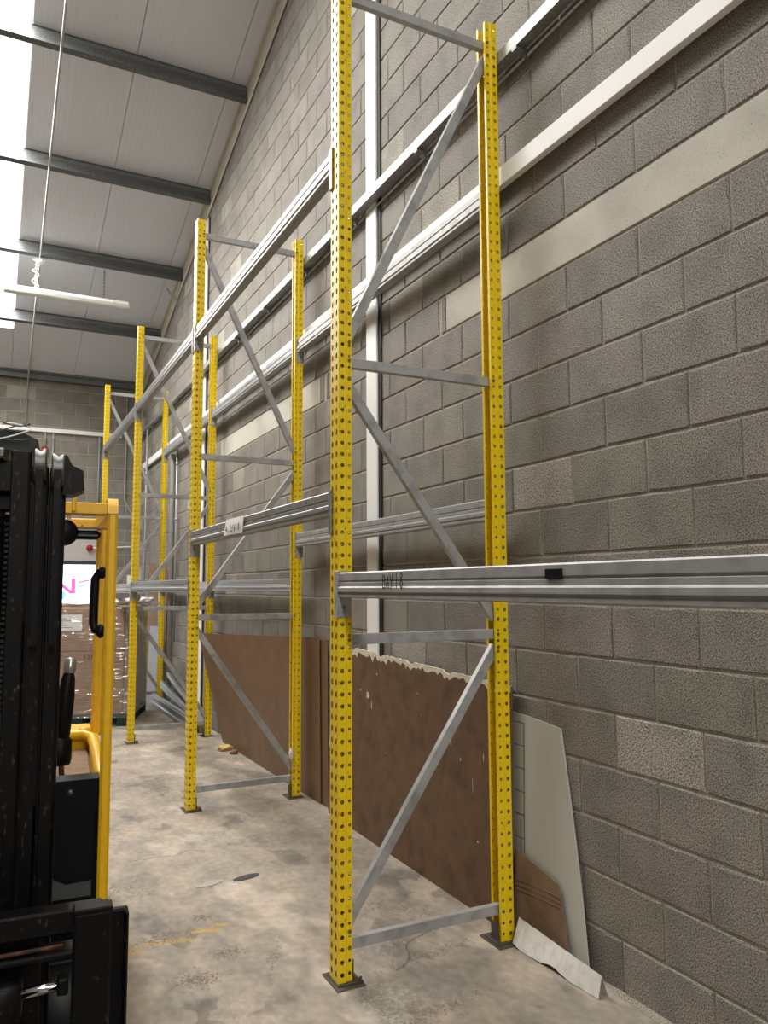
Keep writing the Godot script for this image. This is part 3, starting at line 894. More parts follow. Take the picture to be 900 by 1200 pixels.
# ---------------------------------------------------------------- wall services
func services() -> void:
	var t := begin()
	slab(t, 2.272, 2.309, 3.725, 3.832, -2.0, 14.60, 0.004)
	var tr := thing("cable_trunking", "long white cable trunking running level along the block wall behind the racks", "trunking", Vector3.ZERO, 0, "", "thing")
	obj("trunking_body", t, M.white_plastic, tr)
	for i in 9:
		var b := begin()
		slab(b, 2.309, WX - 0.003, 3.75, 3.79, 1.4 + i * 1.5, 1.45 + i * 1.5)
		obj("bracket", b, M.galvanised, tr)
	var rl := thing("cable_tray", "galvanised channel tray high along the block wall above the white trunking", "cable tray", Vector3.ZERO, 0, "", "thing")
	var r := begin()
	var prof := PackedVector2Array([Vector2(2.243, 4.365), Vector2(2.243, 4.43), Vector2(2.246, 4.43), Vector2(2.246, 4.368), Vector2(2.302, 4.368), Vector2(2.302, 4.43), Vector2(2.305, 4.43), Vector2(2.305, 4.365)])
	extrude(r, prof, V(0, 0, -2.0), Vector3.RIGHT, Vector3.UP, V(0, 0, 16.55))
	obj("channel", r, M.galvanised, rl)
	var cb := begin(true)
	tube(cb, [V(2.312, 4.330, -2.0), V(2.312, 4.330, 5.0), V(2.312, 4.328, 14.5)], 0.007, 6)
	obj("cable", cb, M.conduit_grey, rl)
	for i in 13:
		var b := begin()
		slab(b, 2.24, WX - 0.003, 4.345, 4.365, 0.9 + i * 1.02, 0.94 + i * 1.02, 0.002)
		slab(b, 2.29, WX - 0.003, 4.318, 4.345, 0.9 + i * 1.02, 0.92 + i * 1.02, 0.002)
		obj("bracket", b, M.galvanised, rl)
	# vertical white cover strips with a black sealant line
	for k in 2:
		var s0: float = [4.678, 9.60][k]
		var s1: float = [4.842, 9.78][k]
		var o := thing("cover_strip", ["white vertical cover strip on the block wall seen through the nearest upright", "white vertical cover strip on the block wall right of the second upright's front post"][k], "cover strip", Vector3.ZERO, 0, "white cover strips over the wall joints", "thing")
		var c := begin()
		slab(c, WX - 0.024, WX - 0.003, 0.0, roof_h(s1) - 0.29, s0, s1, 0.003)
		obj("cover", c, M.white_plastic, o)
		var d := begin()
		slab(d, WX - 0.012, WX - 0.003, 0.0, roof_h(s1) - 0.29, s0 - 0.045, s0, 0.002)
		obj("sealant_line", d, M.sealant, o)
	# pipes near the far corner
	var dp := begin(true)
	tube(dp, [V(2.287, 0.0, 11.38), V(2.287, 3.56, 11.38), V(2.287, 3.60, 11.38)], 0.036, 12)
	lathe(dp, [Vector2(0.036, 0), Vector2(0.041, 0.01), Vector2(0.041, 0.06), Vector2(0.036, 0.07)], V(2.287, 1.55, 11.38), Vector3.UP, 12)
	tag(obj("downpipe", dp, M.conduit_grey), "thick grey pipe down the block wall beside the farthest rear post", "pipe")
	var dq := begin(true)
	tube(dq, [V(2.290, 0.9, 11.1), V(2.290, 3.72, 11.1)], 0.018, 8)
	for h in [1.55, 2.6, 3.4]: lathe(dq, [Vector2(0.018, 0), Vector2(0.027, 0.005), Vector2(0.027, 0.035), Vector2(0.018, 0.04)], V(2.290, h, 11.1), Vector3.UP, 8)
	tag(obj("conduit", dq, M.conduit_grey), "thin grey conduit just right of the thick pipe on the block wall", "conduit")
	var dr := begin(true)
	tube(dr, [V(2.253, 1.0, 13.4), V(2.253, 4.34, 13.4)], 0.017, 8)
	lathe(dr, [Vector2(0.017, 0), Vector2(0.027, 0.005), Vector2(0.027, 0.04), Vector2(0.017, 0.045)], V(2.253, 3.4, 13.4), Vector3.UP, 8)
	tag(obj("conduit", dr, M.conduit_grey), "thin conduit on the block wall nearest the end-wall corner, left of the farthest rear post", "conduit")
	# end wall trunking and drops
	var et := begin()
	slab(et, WEST + 0.3, 2.0, 4.385, 4.455, ES - 0.055, ES - 0.002, 0.003)
	tag(obj("cable_trunking", et, M.white_plastic), "white trunking running level across the end wall", "trunking")
	var drops := [[[[0.72, 4.385], [0.72, 4.13]], "short conduit dropping from the end wall trunking to the red box"], [[[0.85, 4.385], [0.85, 2.75]], "conduit dropping down the end wall behind the truck mast top"], [[[1.62, 4.385], [1.62, 2.6]], "conduit down the end wall behind the farthest front post"],
		[[[2.08, 5.2], [2.08, 3.28], [2.09, 3.22], [2.27, 2.90], [2.28, 2.84], [2.28, 1.9]], "cranked conduit down the end wall left of the corner"]]
	for d in drops:
		var st := begin(true)
		var pts := []
		for p in d[0]: pts.append(V(p[0], p[1], ES - 0.027))
		tube(st, pts, 0.014, 8)
		for p in d[0].slice(0, 1): lathe(st, [Vector2(0.014, 0), Vector2(0.022, 0.004), Vector2(0.022, 0.03), Vector2(0.014, 0.034)], V(p[0], p[1] - 0.12, ES - 0.027), Vector3.UP, 8)
		tag(obj("conduit", st, M.conduit_grey), d[1], "conduit")
	# long conduit under the purlins, down the slope and the end wall
	var lc := begin(true)
	tube(lc, [V(0.40, roof_h(-0.8) - 0.21, -0.8), V(0.40, roof_h(8.0) - 0.215, 8.0), V(0.40, roof_h(14.4) - 0.22, 14.4), V(0.40, roof_h(14.4) - 0.30, ES - 0.03), V(0.40, 4.455, ES - 0.03)], 0.0125, 8)
	for h in [4.95]: lathe(lc, [Vector2(0.0125, 0), Vector2(0.03, 0.003), Vector2(0.03, 0.02), Vector2(0.0125, 0.023)], V(0.40, h, ES - 0.03), Vector3.UP, 8)
	tag(obj("roof_conduit", lc, M.conduit_grey), "thin conduit running down under the roof purlins to the end wall trunking", "conduit")
	# alarm bell, call point, switch box
	var bell := thing("alarm_bell", "round red alarm sounder on the end wall above the bright doorway", "alarm", V(1.51, 2.36, ES), 0)
	var bb := begin(true)
	lathe(bb, [Vector2(0, 0.075), Vector2(0.03, 0.072), Vector2(0.052, 0.055), Vector2(0.058, 0.03), Vector2(0.05, 0.0)], Vector3.ZERO, Vector3(0, 0, 1), 16)
	obj("sounder", bb, M.alarm_red, bell)
	var bc := begin(true)
	tube(bc, [Vector3(0.05, 0.0, 0.055), Vector3(0.62, 0.03, 0.055), Vector3(0.76, 0.03, 0.055)], 0.011, 8)
	obj("feed_conduit", bc, M.white_plastic, bell)
	var cp := thing("call_point", "small red box with a white disc on the end wall above the truck mast", "alarm", V(0.715, 4.06, ES), 0)
	var c1 := begin()
	box(c1, Vector3(-0.055, -0.065, 0), Vector3(0.055, 0.065, 0.05), 0.008)
	obj("red_case", c1, M.alarm_red, cp)
	var c2 := begin()
	lathe(c2, [Vector2(0, 0.054), Vector2(0.026, 0.054), Vector2(0.026, 0.05)], Vector3(0, 0.005, 0), Vector3(0, 0, 1), 14)
	obj("disc", c2, M.paper, cp)
	var c3 := begin()
	lathe(c3, [Vector2(0, 0.057), Vector2(0.012, 0.057), Vector2(0.012, 0.054)], Vector3(0, 0.005, 0), Vector3(0, 0, 1), 12)
	obj("button", c3, M.ink, cp)
	var sw := begin()
	slab(sw, 2.16, 2.31, 1.62, 1.88, ES - 0.05, ES - 0.002, 0.006)
	tag(obj("switch_box", sw, M.white_plastic), "small white switch box on the end wall beside the corner", "switch box")
	# unlit tube light on chains
	var lamp := thing("tube_light", "unlit white tube light fitting hanging on chains under the roof", "light fitting", V(0.775, 5.66, 11.18), 0)
	var lb := begin()
	extrude(lb, PackedVector2Array([Vector2(-0.05, 0.0), Vector2(-0.035, 0.045), Vector2(0.035, 0.045), Vector2(0.05, 0.0)]), Vector3(-0.79, 0, 0), Vector3(0, 0, 1), Vector3.UP, Vector3(1.58, 0, 0))
	for k in 4: box(lb, Vector3(-0.62 + k * 0.4, 0.0, -0.06), Vector3(-0.60 + k * 0.4, 0.03, 0.06), 0.003)
	obj("gear_tray", lb, M.white_plastic, lamp)
	var ld := begin()
	extrude(ld, PackedVector2Array([Vector2(-0.055, 0.0), Vector2(0.055, 0.0), Vector2(0.045, -0.04), Vector2(0.025, -0.06), Vector2(-0.025, -0.06), Vector2(-0.045, -0.04)]), Vector3(-0.80, 0, 0), Vector3(0, 0, 1), Vector3.UP, Vector3(1.60, 0, 0))
	obj("diffuser", ld, M.diffuser, lamp)
	for cx in [-0.42, 0.46]:
		var ch := begin(true)
		var links := 16
		var rise := 0.43
		for k in links:
			var y0 := 0.045 + rise * k / links
			var l := rise / links * 1.25
			var ring := []
			for j in 9:
				var a := TAU * j / 8
				var q := Vector3(cos(a) * 0.009, l / 2 + sin(a) * l / 2, 0)
				if k % 2: q = Vector3(0, q.y, q.x)
				ring.append(Vector3(cx, y0, 0) + q)
			tube(ch, ring, 0.004, 5)
		obj("chain", ch, M.dull_steel if cx > 0 else M.white_plastic, lamp)
	var fl := begin(true)
	var fp := []
	for k in 26:
		var u := k / 25.0
		fp.append(Vector3(-0.42 + 0.045 * sin(u * 17), 0.045 + 0.40 * u, 0.03 * cos(u * 13)))
	tube(fl, fp, 0.006, 6)
	lathe(fl, [Vector2(0, 0.05), Vector2(0.045, 0.05), Vector2(0.045, 0), Vector2(0, 0)], Vector3(-0.36, 0.42, 0), Vector3(0, 1, 0), 12)
	obj("flex_and_rose", fl, M.white_plastic, lamp)

# ---------------------------------------------------------------- boards leaning on the wall
func boards() -> void:
	# smooth brown board: its foot by the wall, its far top corner in front of the third upright
	var a := begin()
	var g := bent(V(2.300, 0.002, 5.66), V(2.262, 0.002, 8.34), V(2.105, 1.136, 8.87), V(2.305, 1.258, 5.72), 14, 6, Vector3(0.0, 0, 0))
	sheet(a, g, Vector3(0.006, 0, 0.002))
	tag(obj("brown_board", a, M.hardboard), "large smooth brown hardboard sheet leaning behind the second upright's rear post", "board")
	var b := begin()
	g = bent(V(2.312, 0.002, 5.535), V(2.312, 0.002, 8.1), V(2.321, 1.06, 8.0), V(2.321, 1.25, 5.58), 10, 5, Vector3.ZERO)
	for row in g.size():
		for k in 2: g[row][k] = g[row][k] + Vector3(0.002 * (1 - k), 0, 0)
	sheet(b, g, Vector3(0.005, 0, 0.0))
	tag(obj("brown_board", b, M.hardboard), "brown sheet whose edge shows just right of the smooth brown board", "board")
	# older board with a torn top edge, behind the nearest upright
	var root := thing("torn_board", "worn brown board with a torn pale top edge leaning behind the nearest upright", "board", Vector3.ZERO, 0)
	var c := begin()
	var n := 90
	g = []
	var topline := []
	for i in n + 1: topline.append(1.235 - 0.075 * i / n + rng.randf_range(-0.003, 0.003) - (0.016 if i % 17 > 13 else 0.0))
	for j in 7:
		var row := []
		for i in n + 1:
			var v := j / 6.0
			var s := lerpf(5.42, 3.165, float(i) / n)
			row.append(V(lerpf(2.264, 2.292, v), v * topline[i] + 0.002, s))
		g.append(row)
	sheet(c, g, Vector3(0.012, 0, 0))
	obj("panel", c, M.old_hardboard, root)
	var e := begin()
	var rag := []
	for i in n + 1: rag.append(rng.randf_range(0.016, 0.042) if rng.randf() < 0.85 else rng.randf_range(0.03, 0.075))
	for i in n:
		var t0: float = rag[i]
		var t1: float = rag[i + 1]
		var p0: Vector3 = g[6][i] + Vector3(-0.0015, 0.003, 0)
		var p1: Vector3 = g[6][i + 1] + Vector3(-0.0015, 0.003, 0)
		quad(e, p0 + Vector3(0, -t0, 0), p1 + Vector3(0, -t1, 0), p1, p0)
		quad(e, p0, p1, p1 + Vector3(0.014, 0, 0), p0 + Vector3(0.014, 0, 0))
	# torn strip down the far edge
	for j in 12:
		var h0 := 1.2 - j * 0.06
		var w0 := 0.05 + 0.02 * sin(j * 2.1)
		quad(e, V(2.2905 - 0.0275 * (1.2 - h0) / 1.2, h0, 5.42), V(2.2905 - 0.0275 * (1.2 - h0) / 1.2, h0, 5.42 - w0), V(2.2905 - 0.0275 * (1.26 - h0) / 1.2, h0 - 0.06, 5.42 - w0 * 0.8), V(2.2905 - 0.0275 * (1.26 - h0) / 1.2, h0 - 0.06, 5.42))
	obj("torn_paper", e, M.torn_paper, root)
	var m := begin()
	for q in [[4.78, 0.93, 0.05, 0.05], [4.72, 0.87, 0.012, 0.07], [4.25, 1.16, 0.012, 0.03], [4.65, 1.08, 0.012, 0.02], [3.72, 0.8, 0.01, 0.03], [3.62, 0.73, 0.008, 0.02], [3.5, 0.62, 0.006, 0.12], [3.9, 0.72, 0.012, 0.012], [4.1, 1.02, 0.01, 0.012], [4.5, 0.6, 0.008, 0.01], [3.45, 0.35, 0.016, 0.014], [4.05, 0.9, 0.006, 0.008], [3.4, 0.78, 0.008, 0.05], [4.9, 0.95, 0.02, 0.012]]:
		var x: float = lerpf(2.264, 2.292, q[1] / 1.2) - 0.0012
		var w: float = q[2]
		var h: float = q[3]
		var pts := []
		for k in 9:
			var an := TAU * k / 9
			var rr := rng.randf_range(0.6, 1.1)
			pts.append(V(x, q[1] + sin(an) * h / 2 * rr, q[0] + cos(an) * w / 2 * rr))
		for k in 9: tri(m, V(x, q[1], q[0]), pts[k], pts[(k + 1) % 9])
	obj("paper_scrap", m, M.torn_paper, root)
	# pale wall panel with a printed tile grid
	var wp := thing("wall_panel", "pale grey panel with printed tile grid leaning on the wall by the nearest upright", "panel", Vector3.ZERO, 0, "", "thing")
	var p := begin()
	g = []
	for j in 13:
		var v := j / 12.0
		var row := []
		for i in 9:
			var u := i / 8.0
			var s0 := 3.30
			var s1 := lerpf(2.665, 2.835, pow(v, 1.25))
			var top := 1.035 - 0.028 * pow(u, 2.0)
			row.append(V(lerpf(2.300, 2.322, v), 0.003 + v * top, lerpf(s0, s1, u)))
		g.append(row)
	sheet(p, g, Vector3(0.007, 0, 0))
	obj("panel_board", p, M.white_board, wp)
	var gr := begin()
	var bl := begin()
	for j in 9:
		var h := 0.13 + j * 0.108
		var x := lerpf(2.300, 2.322, h / 1.03) - 0.0012
		if h < 1.0: ribbon(gr, [[Vector2(0, 0), Vector2(0.17, 0.0)]], V(x, h, 3.27), V(0, 0, -1), Vector3(0.002, 1, 0), 0.003, 0.0004)
	ribbon(gr, [[Vector2(0, 0.1), Vector2(0, 0.99)]], V(2.2985, 0.0, 3.105), V(0, 0, -1), Vector3(0.0214, 1, 0), 0.0035, 0.0004)
	ribbon(bl, [[Vector2(0, 0.1), Vector2(0, 0.9)]], V(2.2985, 0.0, 3.19), V(0, 0, -1), Vector3(0.0214, 1, 0), 0.012, 0.0004)
	obj("tile_grid", gr, M.board_print, wp)
	obj("blue_stripe", bl, M.blue_print, wp)
	# torn cardboard in front of it
	var cd := thing("torn_cardboard", "torn brown cardboard piece standing in front of the pale panel", "cardboard", Vector3.ZERO, 0)
	var k1 := begin()
	sheet(k1, bent(V(2.284, 0.17, 3.155), V(2.286, 0.20, 2.80), V(2.290, 0.335, 2.835), V(2.288, 0.405, 3.155), 10, 4, Vector3(-0.006, 0, 0)), Vector3(0.004, 0, 0))
	obj("upper_flap", k1, M.cardboard, cd)
	for j in 3:
		var cr := begin()
		bar(cr, V(2.2795, 0.225 + j * 0.022, 3.14), V(2.283, 0.245 + j * 0.022, 2.82), 0.004, 0.002, Vector3.UP, 0.0008)
		obj("crease", cr, M.cardboard, cd)
	var k2 := begin()
	sheet(k2, bent(V(2.274, 0.003, 3.155), V(2.276, 0.003, 2.75), V(2.287, 0.20, 2.80), V(2.284, 0.17, 3.155), 10, 4, Vector3(0.008, 0, 0)), Vector3(0.004, 0, 0))
	obj("lower_flap", k2, M.cardboard, cd)
	# folded white trim on the floor
	var tr := begin()
	var nn := 22
	var rows := [[], [], []]
	for i in nn + 1:
		var u := float(i) / nn
		var s := lerpf(3.075, 2.535, u)
		var rag2 := rng.randf_range(-0.004, 0.004)
		var lift := 0.02 * exp(-pow((u - 0.50) * 9, 2)) + (0.012 if u < 0.06 else 0.0)
		rows[0].append(V(lerpf(2.203, 2.232, u) + rag2, 0.003 + lift, s))
		rows[1].append(V(lerpf(2.250, 2.256, u), lerpf(0.118, 0.086, u) + rag2 * 0.5, s + 0.004))
		rows[2].append(V(lerpf(2.258, 2.284, u * u * u), 0.003, s))
	sheet(tr, rows, Vector3(0.002, -0.001, 0))
	tag(obj("folded_trim", tr, M.foil_trim), "crumpled white folded strip lying on the floor by the wall", "strip", "", "thing")
	# far corner sheets
	var f1 := begin()
	sheet(f1, bent(V(2.30, 0.002, 11.76), V(2.12, 0.002, 12.4), V(2.22, 2.06, 12.75), V(2.315, 1.90, 11.73), 8, 5), Vector3(0.008, 0, 0))
	tag(obj("brown_board", f1, M.cardboard), "tall brown sheet leaning in the far corner behind the farthest rear post", "board")
	var f2 := begin()
	sheet(f2, bent(V(2.17, 0.002, 11.73), V(2.08, 0.002, 11.95), V(2.12, 1.08, 12.0), V(2.20, 1.09, 11.75), 4, 4), Vector3(0.006, 0, 0))
	tag(obj("grey_sheet", f2, M.blue_print), "narrow pale grey sheet standing by the farthest rear post", "sheet")
	# small debris
	var chips := [[2.18, 7.93, 0.075, 0.03, "broken yellowish foam lump on the floor at the far foot of the smooth board"], [2.21, 7.72, 0.04, 0.025, "dark scrap on the floor under the smooth brown board"]]
	for i in 2:
		var st := begin(true)
		var ch: Array = chips[i]
		blob(st, V(ch[0], ch[3] * 0.8, ch[1]), Vector3(ch[2], ch[3], ch[2] * 0.7), 40 + i)
		tag(obj("scrap", st, M.foam if i == 0 else M.cardboard), ch[4], "scrap")
	var tape := begin(true)
	blob(tape, V(2.158, 0.33, SA + BAY - 0.055), Vector3(0.022, 0.05, 0.012), 44)
	tag(obj("tape_scrap", tape, M.torn_paper), "scrap of pale tape stuck near the foot of the second upright's rear post", "tape")
	# steel patches let into the floor
	for q in [[1.15, 4.47, "near"], [1.36, 4.47, "far"]]:
		var st := begin()
		var pts := PackedVector2Array()
		for k in 18:
			var an := TAU * k / 18
			pts.append(Vector2(cos(an) * 0.085, sin(an) * 0.032))
		var dir := Vector3(1, 0, -0.25).normalized()
		extrude(st, pts, V(q[0], 0.0, q[1]), dir, dir.cross(Vector3.UP), Vector3(0, 0.0035, 0))
		var o := obj("floor_plate", st, M.cowl_grey if q[2] == "far" else M.mortar)
		tag(o, "oval dark steel patch on the floor, nearer the nearest front post" if q[2] == "far" else "oval pale patch on the floor, nearer the yellow truck", "floor patch")

func blob(st: SurfaceTool, at: Vector3, r: Vector3, seed_: int, nu := 14, nv := 8) -> void:
	var g := RandomNumberGenerator.new(); g.seed = seed_
	var n := FastNoiseLite.new(); n.seed = seed_; n.frequency = 1.1
	var rows := []
	for j in nv + 1:
		var row := []
		var th := PI * j / nv
		for i in nu:
			var ph := TAU * i / nu
			var d := Vector3(sin(th) * cos(ph), cos(th), sin(th) * sin(ph))
			row.append(at + d * r * (1.0 + 0.8 * n.get_noise_3d(d.x * 2, d.y * 2, d.z * 2)))
		rows.append(row)
	for j in nv:
		for i in nu:
			quad(st, rows[j][i], rows[j][(i + 1) % nu], rows[j + 1][(i + 1) % nu], rows[j + 1][i])

# ---------------------------------------------------------------- pallet
func pallet_stack() -> void:
	var turn := -deg_to_rad(20.0)
	var at := V(1.50, 0, 9.86)              # near right corner; local -x to the left, local -z away
	var W := 1.15
	var D := 1.22
	var p := thing("pallet", "dark green pallet under the shrink-wrapped cartons", "pallet", at, turn)
	for k in 5:
		var b := begin()
		var z := -D / 4 * k
		box(b, Vector3(-W, 0.115, z - 0.10 if k < 4 else -D), Vector3(0, 0.138, z if k < 4 else -D + 0.10), 0.003)
		obj("deck_board", b, M.pallet_green, p)
	for k in 3:
		for j in 3:
			var b := begin()
			var x := -W + (W - 0.12) * k / 2
			var z := -(D - 0.12) * j / 2
			box(b, Vector3(x, 0.02, z - 0.12), Vector3(x + 0.12, 0.115, z), 0.003)
			obj("block", b, M.pallet_green, p)
	for k in 3:
		var b := begin()
		var x := -W + (W - 0.12) * k / 2
		box(b, Vector3(x, 0, -D), Vector3(x + 0.12, 0.02, 0), 0.003)
		obj("bottom_board", b, M.pallet_green, p)
	var heights := [[0.139, 0.89], [0.89, 1.415]]
	var labels := ["lower brown carton on the green pallet, with faded red lettering", "upper brown carton on the wrapped pallet, with a white paper label"]
	for k in 2:
		var c := thing("carton", labels[k], "carton", at, turn, "cartons on the green pallet")
		var b := begin()
		box(b, Vector3(-W + 0.015, heights[k][0], -D + 0.015), Vector3(-0.055, heights[k][1], -0.012), 0.012)
		obj("carton_body", b, M.carton, c)
		if k == 1:
			var l := begin()
			box(l, Vector3(-0.94, 1.14, -0.012), Vector3(-0.56, 1.335, -0.0105), 0.0)
			var paper := obj("paper_label", l, M.paper, c)
			var tx := begin()
			for j in 6: ribbon(tx, [[Vector2(0, 0), Vector2(0.12 + 0.16 * fmod(j * 0.37, 1.0), 0.0)]], Vector3(-0.92, 1.310 - j * 0.026, -0.0103), Vector3.RIGHT, Vector3.UP, 0.006, 0.0004)
			obj("label_text", tx, M.board_print, paper)
		else:
			var t := node_of("carton_text", lettering("FIRST", 0.065), M.carton_print, c)
			t.position = Vector3(-0.89, 0.825, -0.0115)
			var t2 := node_of("carton_text", lettering("FIRST", 0.065), M.carton_print, c)
			t2.position = Vector3(-0.42, 0.825, -0.0115)
	var gs := begin()
	box(gs, Vector3(-0.05, 0.139, -D + 0.01), Vector3(0.0, 1.43, -0.005), 0.01)
	tag(obj("grey_side_sheet", gs, M.grey_wrap), "tall grey sheet covering the right side of the wrapped pallet", "sheet")
	var gso := get_child(get_child_count() - 1) as Node3D
	gso.position = at; gso.rotation.y = turn
	# stretch film: bands of creased film round the load
	var fm := begin()
	var n := FastNoiseLite.new(); n.seed = 9; n.frequency = 3.0
	var path := [Vector2(-W, -D), Vector2(-W, 0.004), Vector2(0.006, 0.004), Vector2(0.006, -D)]
	var rows := []
	for j in 110:
		var row := []
		var h := 0.10 + 1.32 * j / 109.0
		for seg in 3:
			var cnt := 22 if seg == 1 else 8
			for i in cnt:
				var q: Vector2 = path[seg].lerp(path[seg + 1], i / float(cnt))
				var nn := Vector3(0, 0, 1) if seg == 1 else Vector3(signf(seg - 1.0), 0, 0)
				var d := 0.014 * pow(1.0 - absf(n.get_noise_2d(q.x * 0.35 + h * 0.5, h * 16.0 + q.y)), 6.0)
				if h < 0.45 or (h > 1.0 and h < 1.16): d += 0.014 * pow(1.0 - absf(n.get_noise_2d(q.x * 0.6 + 4.0, h * 34.0)), 5.0)
				row.append(Vector3(q.x, h, q.y) + nn * d)
		row.append(Vector3(0.006, h, -D))
		rows.append(row)
	for j in rows.size() - 1:
		for i in rows[0].size() - 1: quad(fm, rows[j][i], rows[j][i + 1], rows[j + 1][i + 1], rows[j + 1][i])
	var film := obj("stretch_wrap", fm, M.stretch_film)
	film.position = at; film.rotation.y = turn
	tag(film, "clear stretch wrap wound round the pallet load", "wrap", "", "thing")
	for k in 3:
		var st := begin(true)
		var spot: Vector3 = [Vector3(-0.10, 1.485, -0.10), Vector3(-0.06, 1.49, -0.85), Vector3(-0.7, 1.455, -0.25)][k]
		blob(st, Vector3.ZERO, [Vector3(0.14, 0.035, 0.09), Vector3(0.16, 0.04, 0.12), Vector3(0.28, 0.025, 0.12)][k], 60 + k, 18, 10)
		var o := obj("plastic_bag", st, M.white_bag)
		o.transform = Transform3D(Basis(Vector3.UP, turn), at) * Transform3D(Basis(), spot)
		tag(o, ["crumpled white plastic on the near right corner of the wrapped load", "crumpled white plastic at the far right of the wrapped load", "flat white plastic along the front of the wrapped load"][k], "plastic", "white plastic on top of the load")

# ---------------------------------------------------------------- lift truck
func F(u: float, h: float, w: float) -> Vector3: return Vector3(u, h, -w)

func fbox(st: SurfaceTool, u0: float, u1: float, h0: float, h1: float, w0: float, w1: float, bevel := 0.004) -> void:
	box(st, Vector3(minf(u0, u1), minf(h0, h1), -maxf(w0, w1)), Vector3(maxf(u0, u1), maxf(h0, h1), -minf(w0, w1)), bevel)

func fpart(called: String, m: Material, root: Node, boxes: Array, bevel := 0.005) -> MeshInstance3D:
	var st := begin()
	for b in boxes: fbox(st, b[0], b[1], b[2], b[3], b[4], b[5], bevel)
	return obj(called, st, m, root)

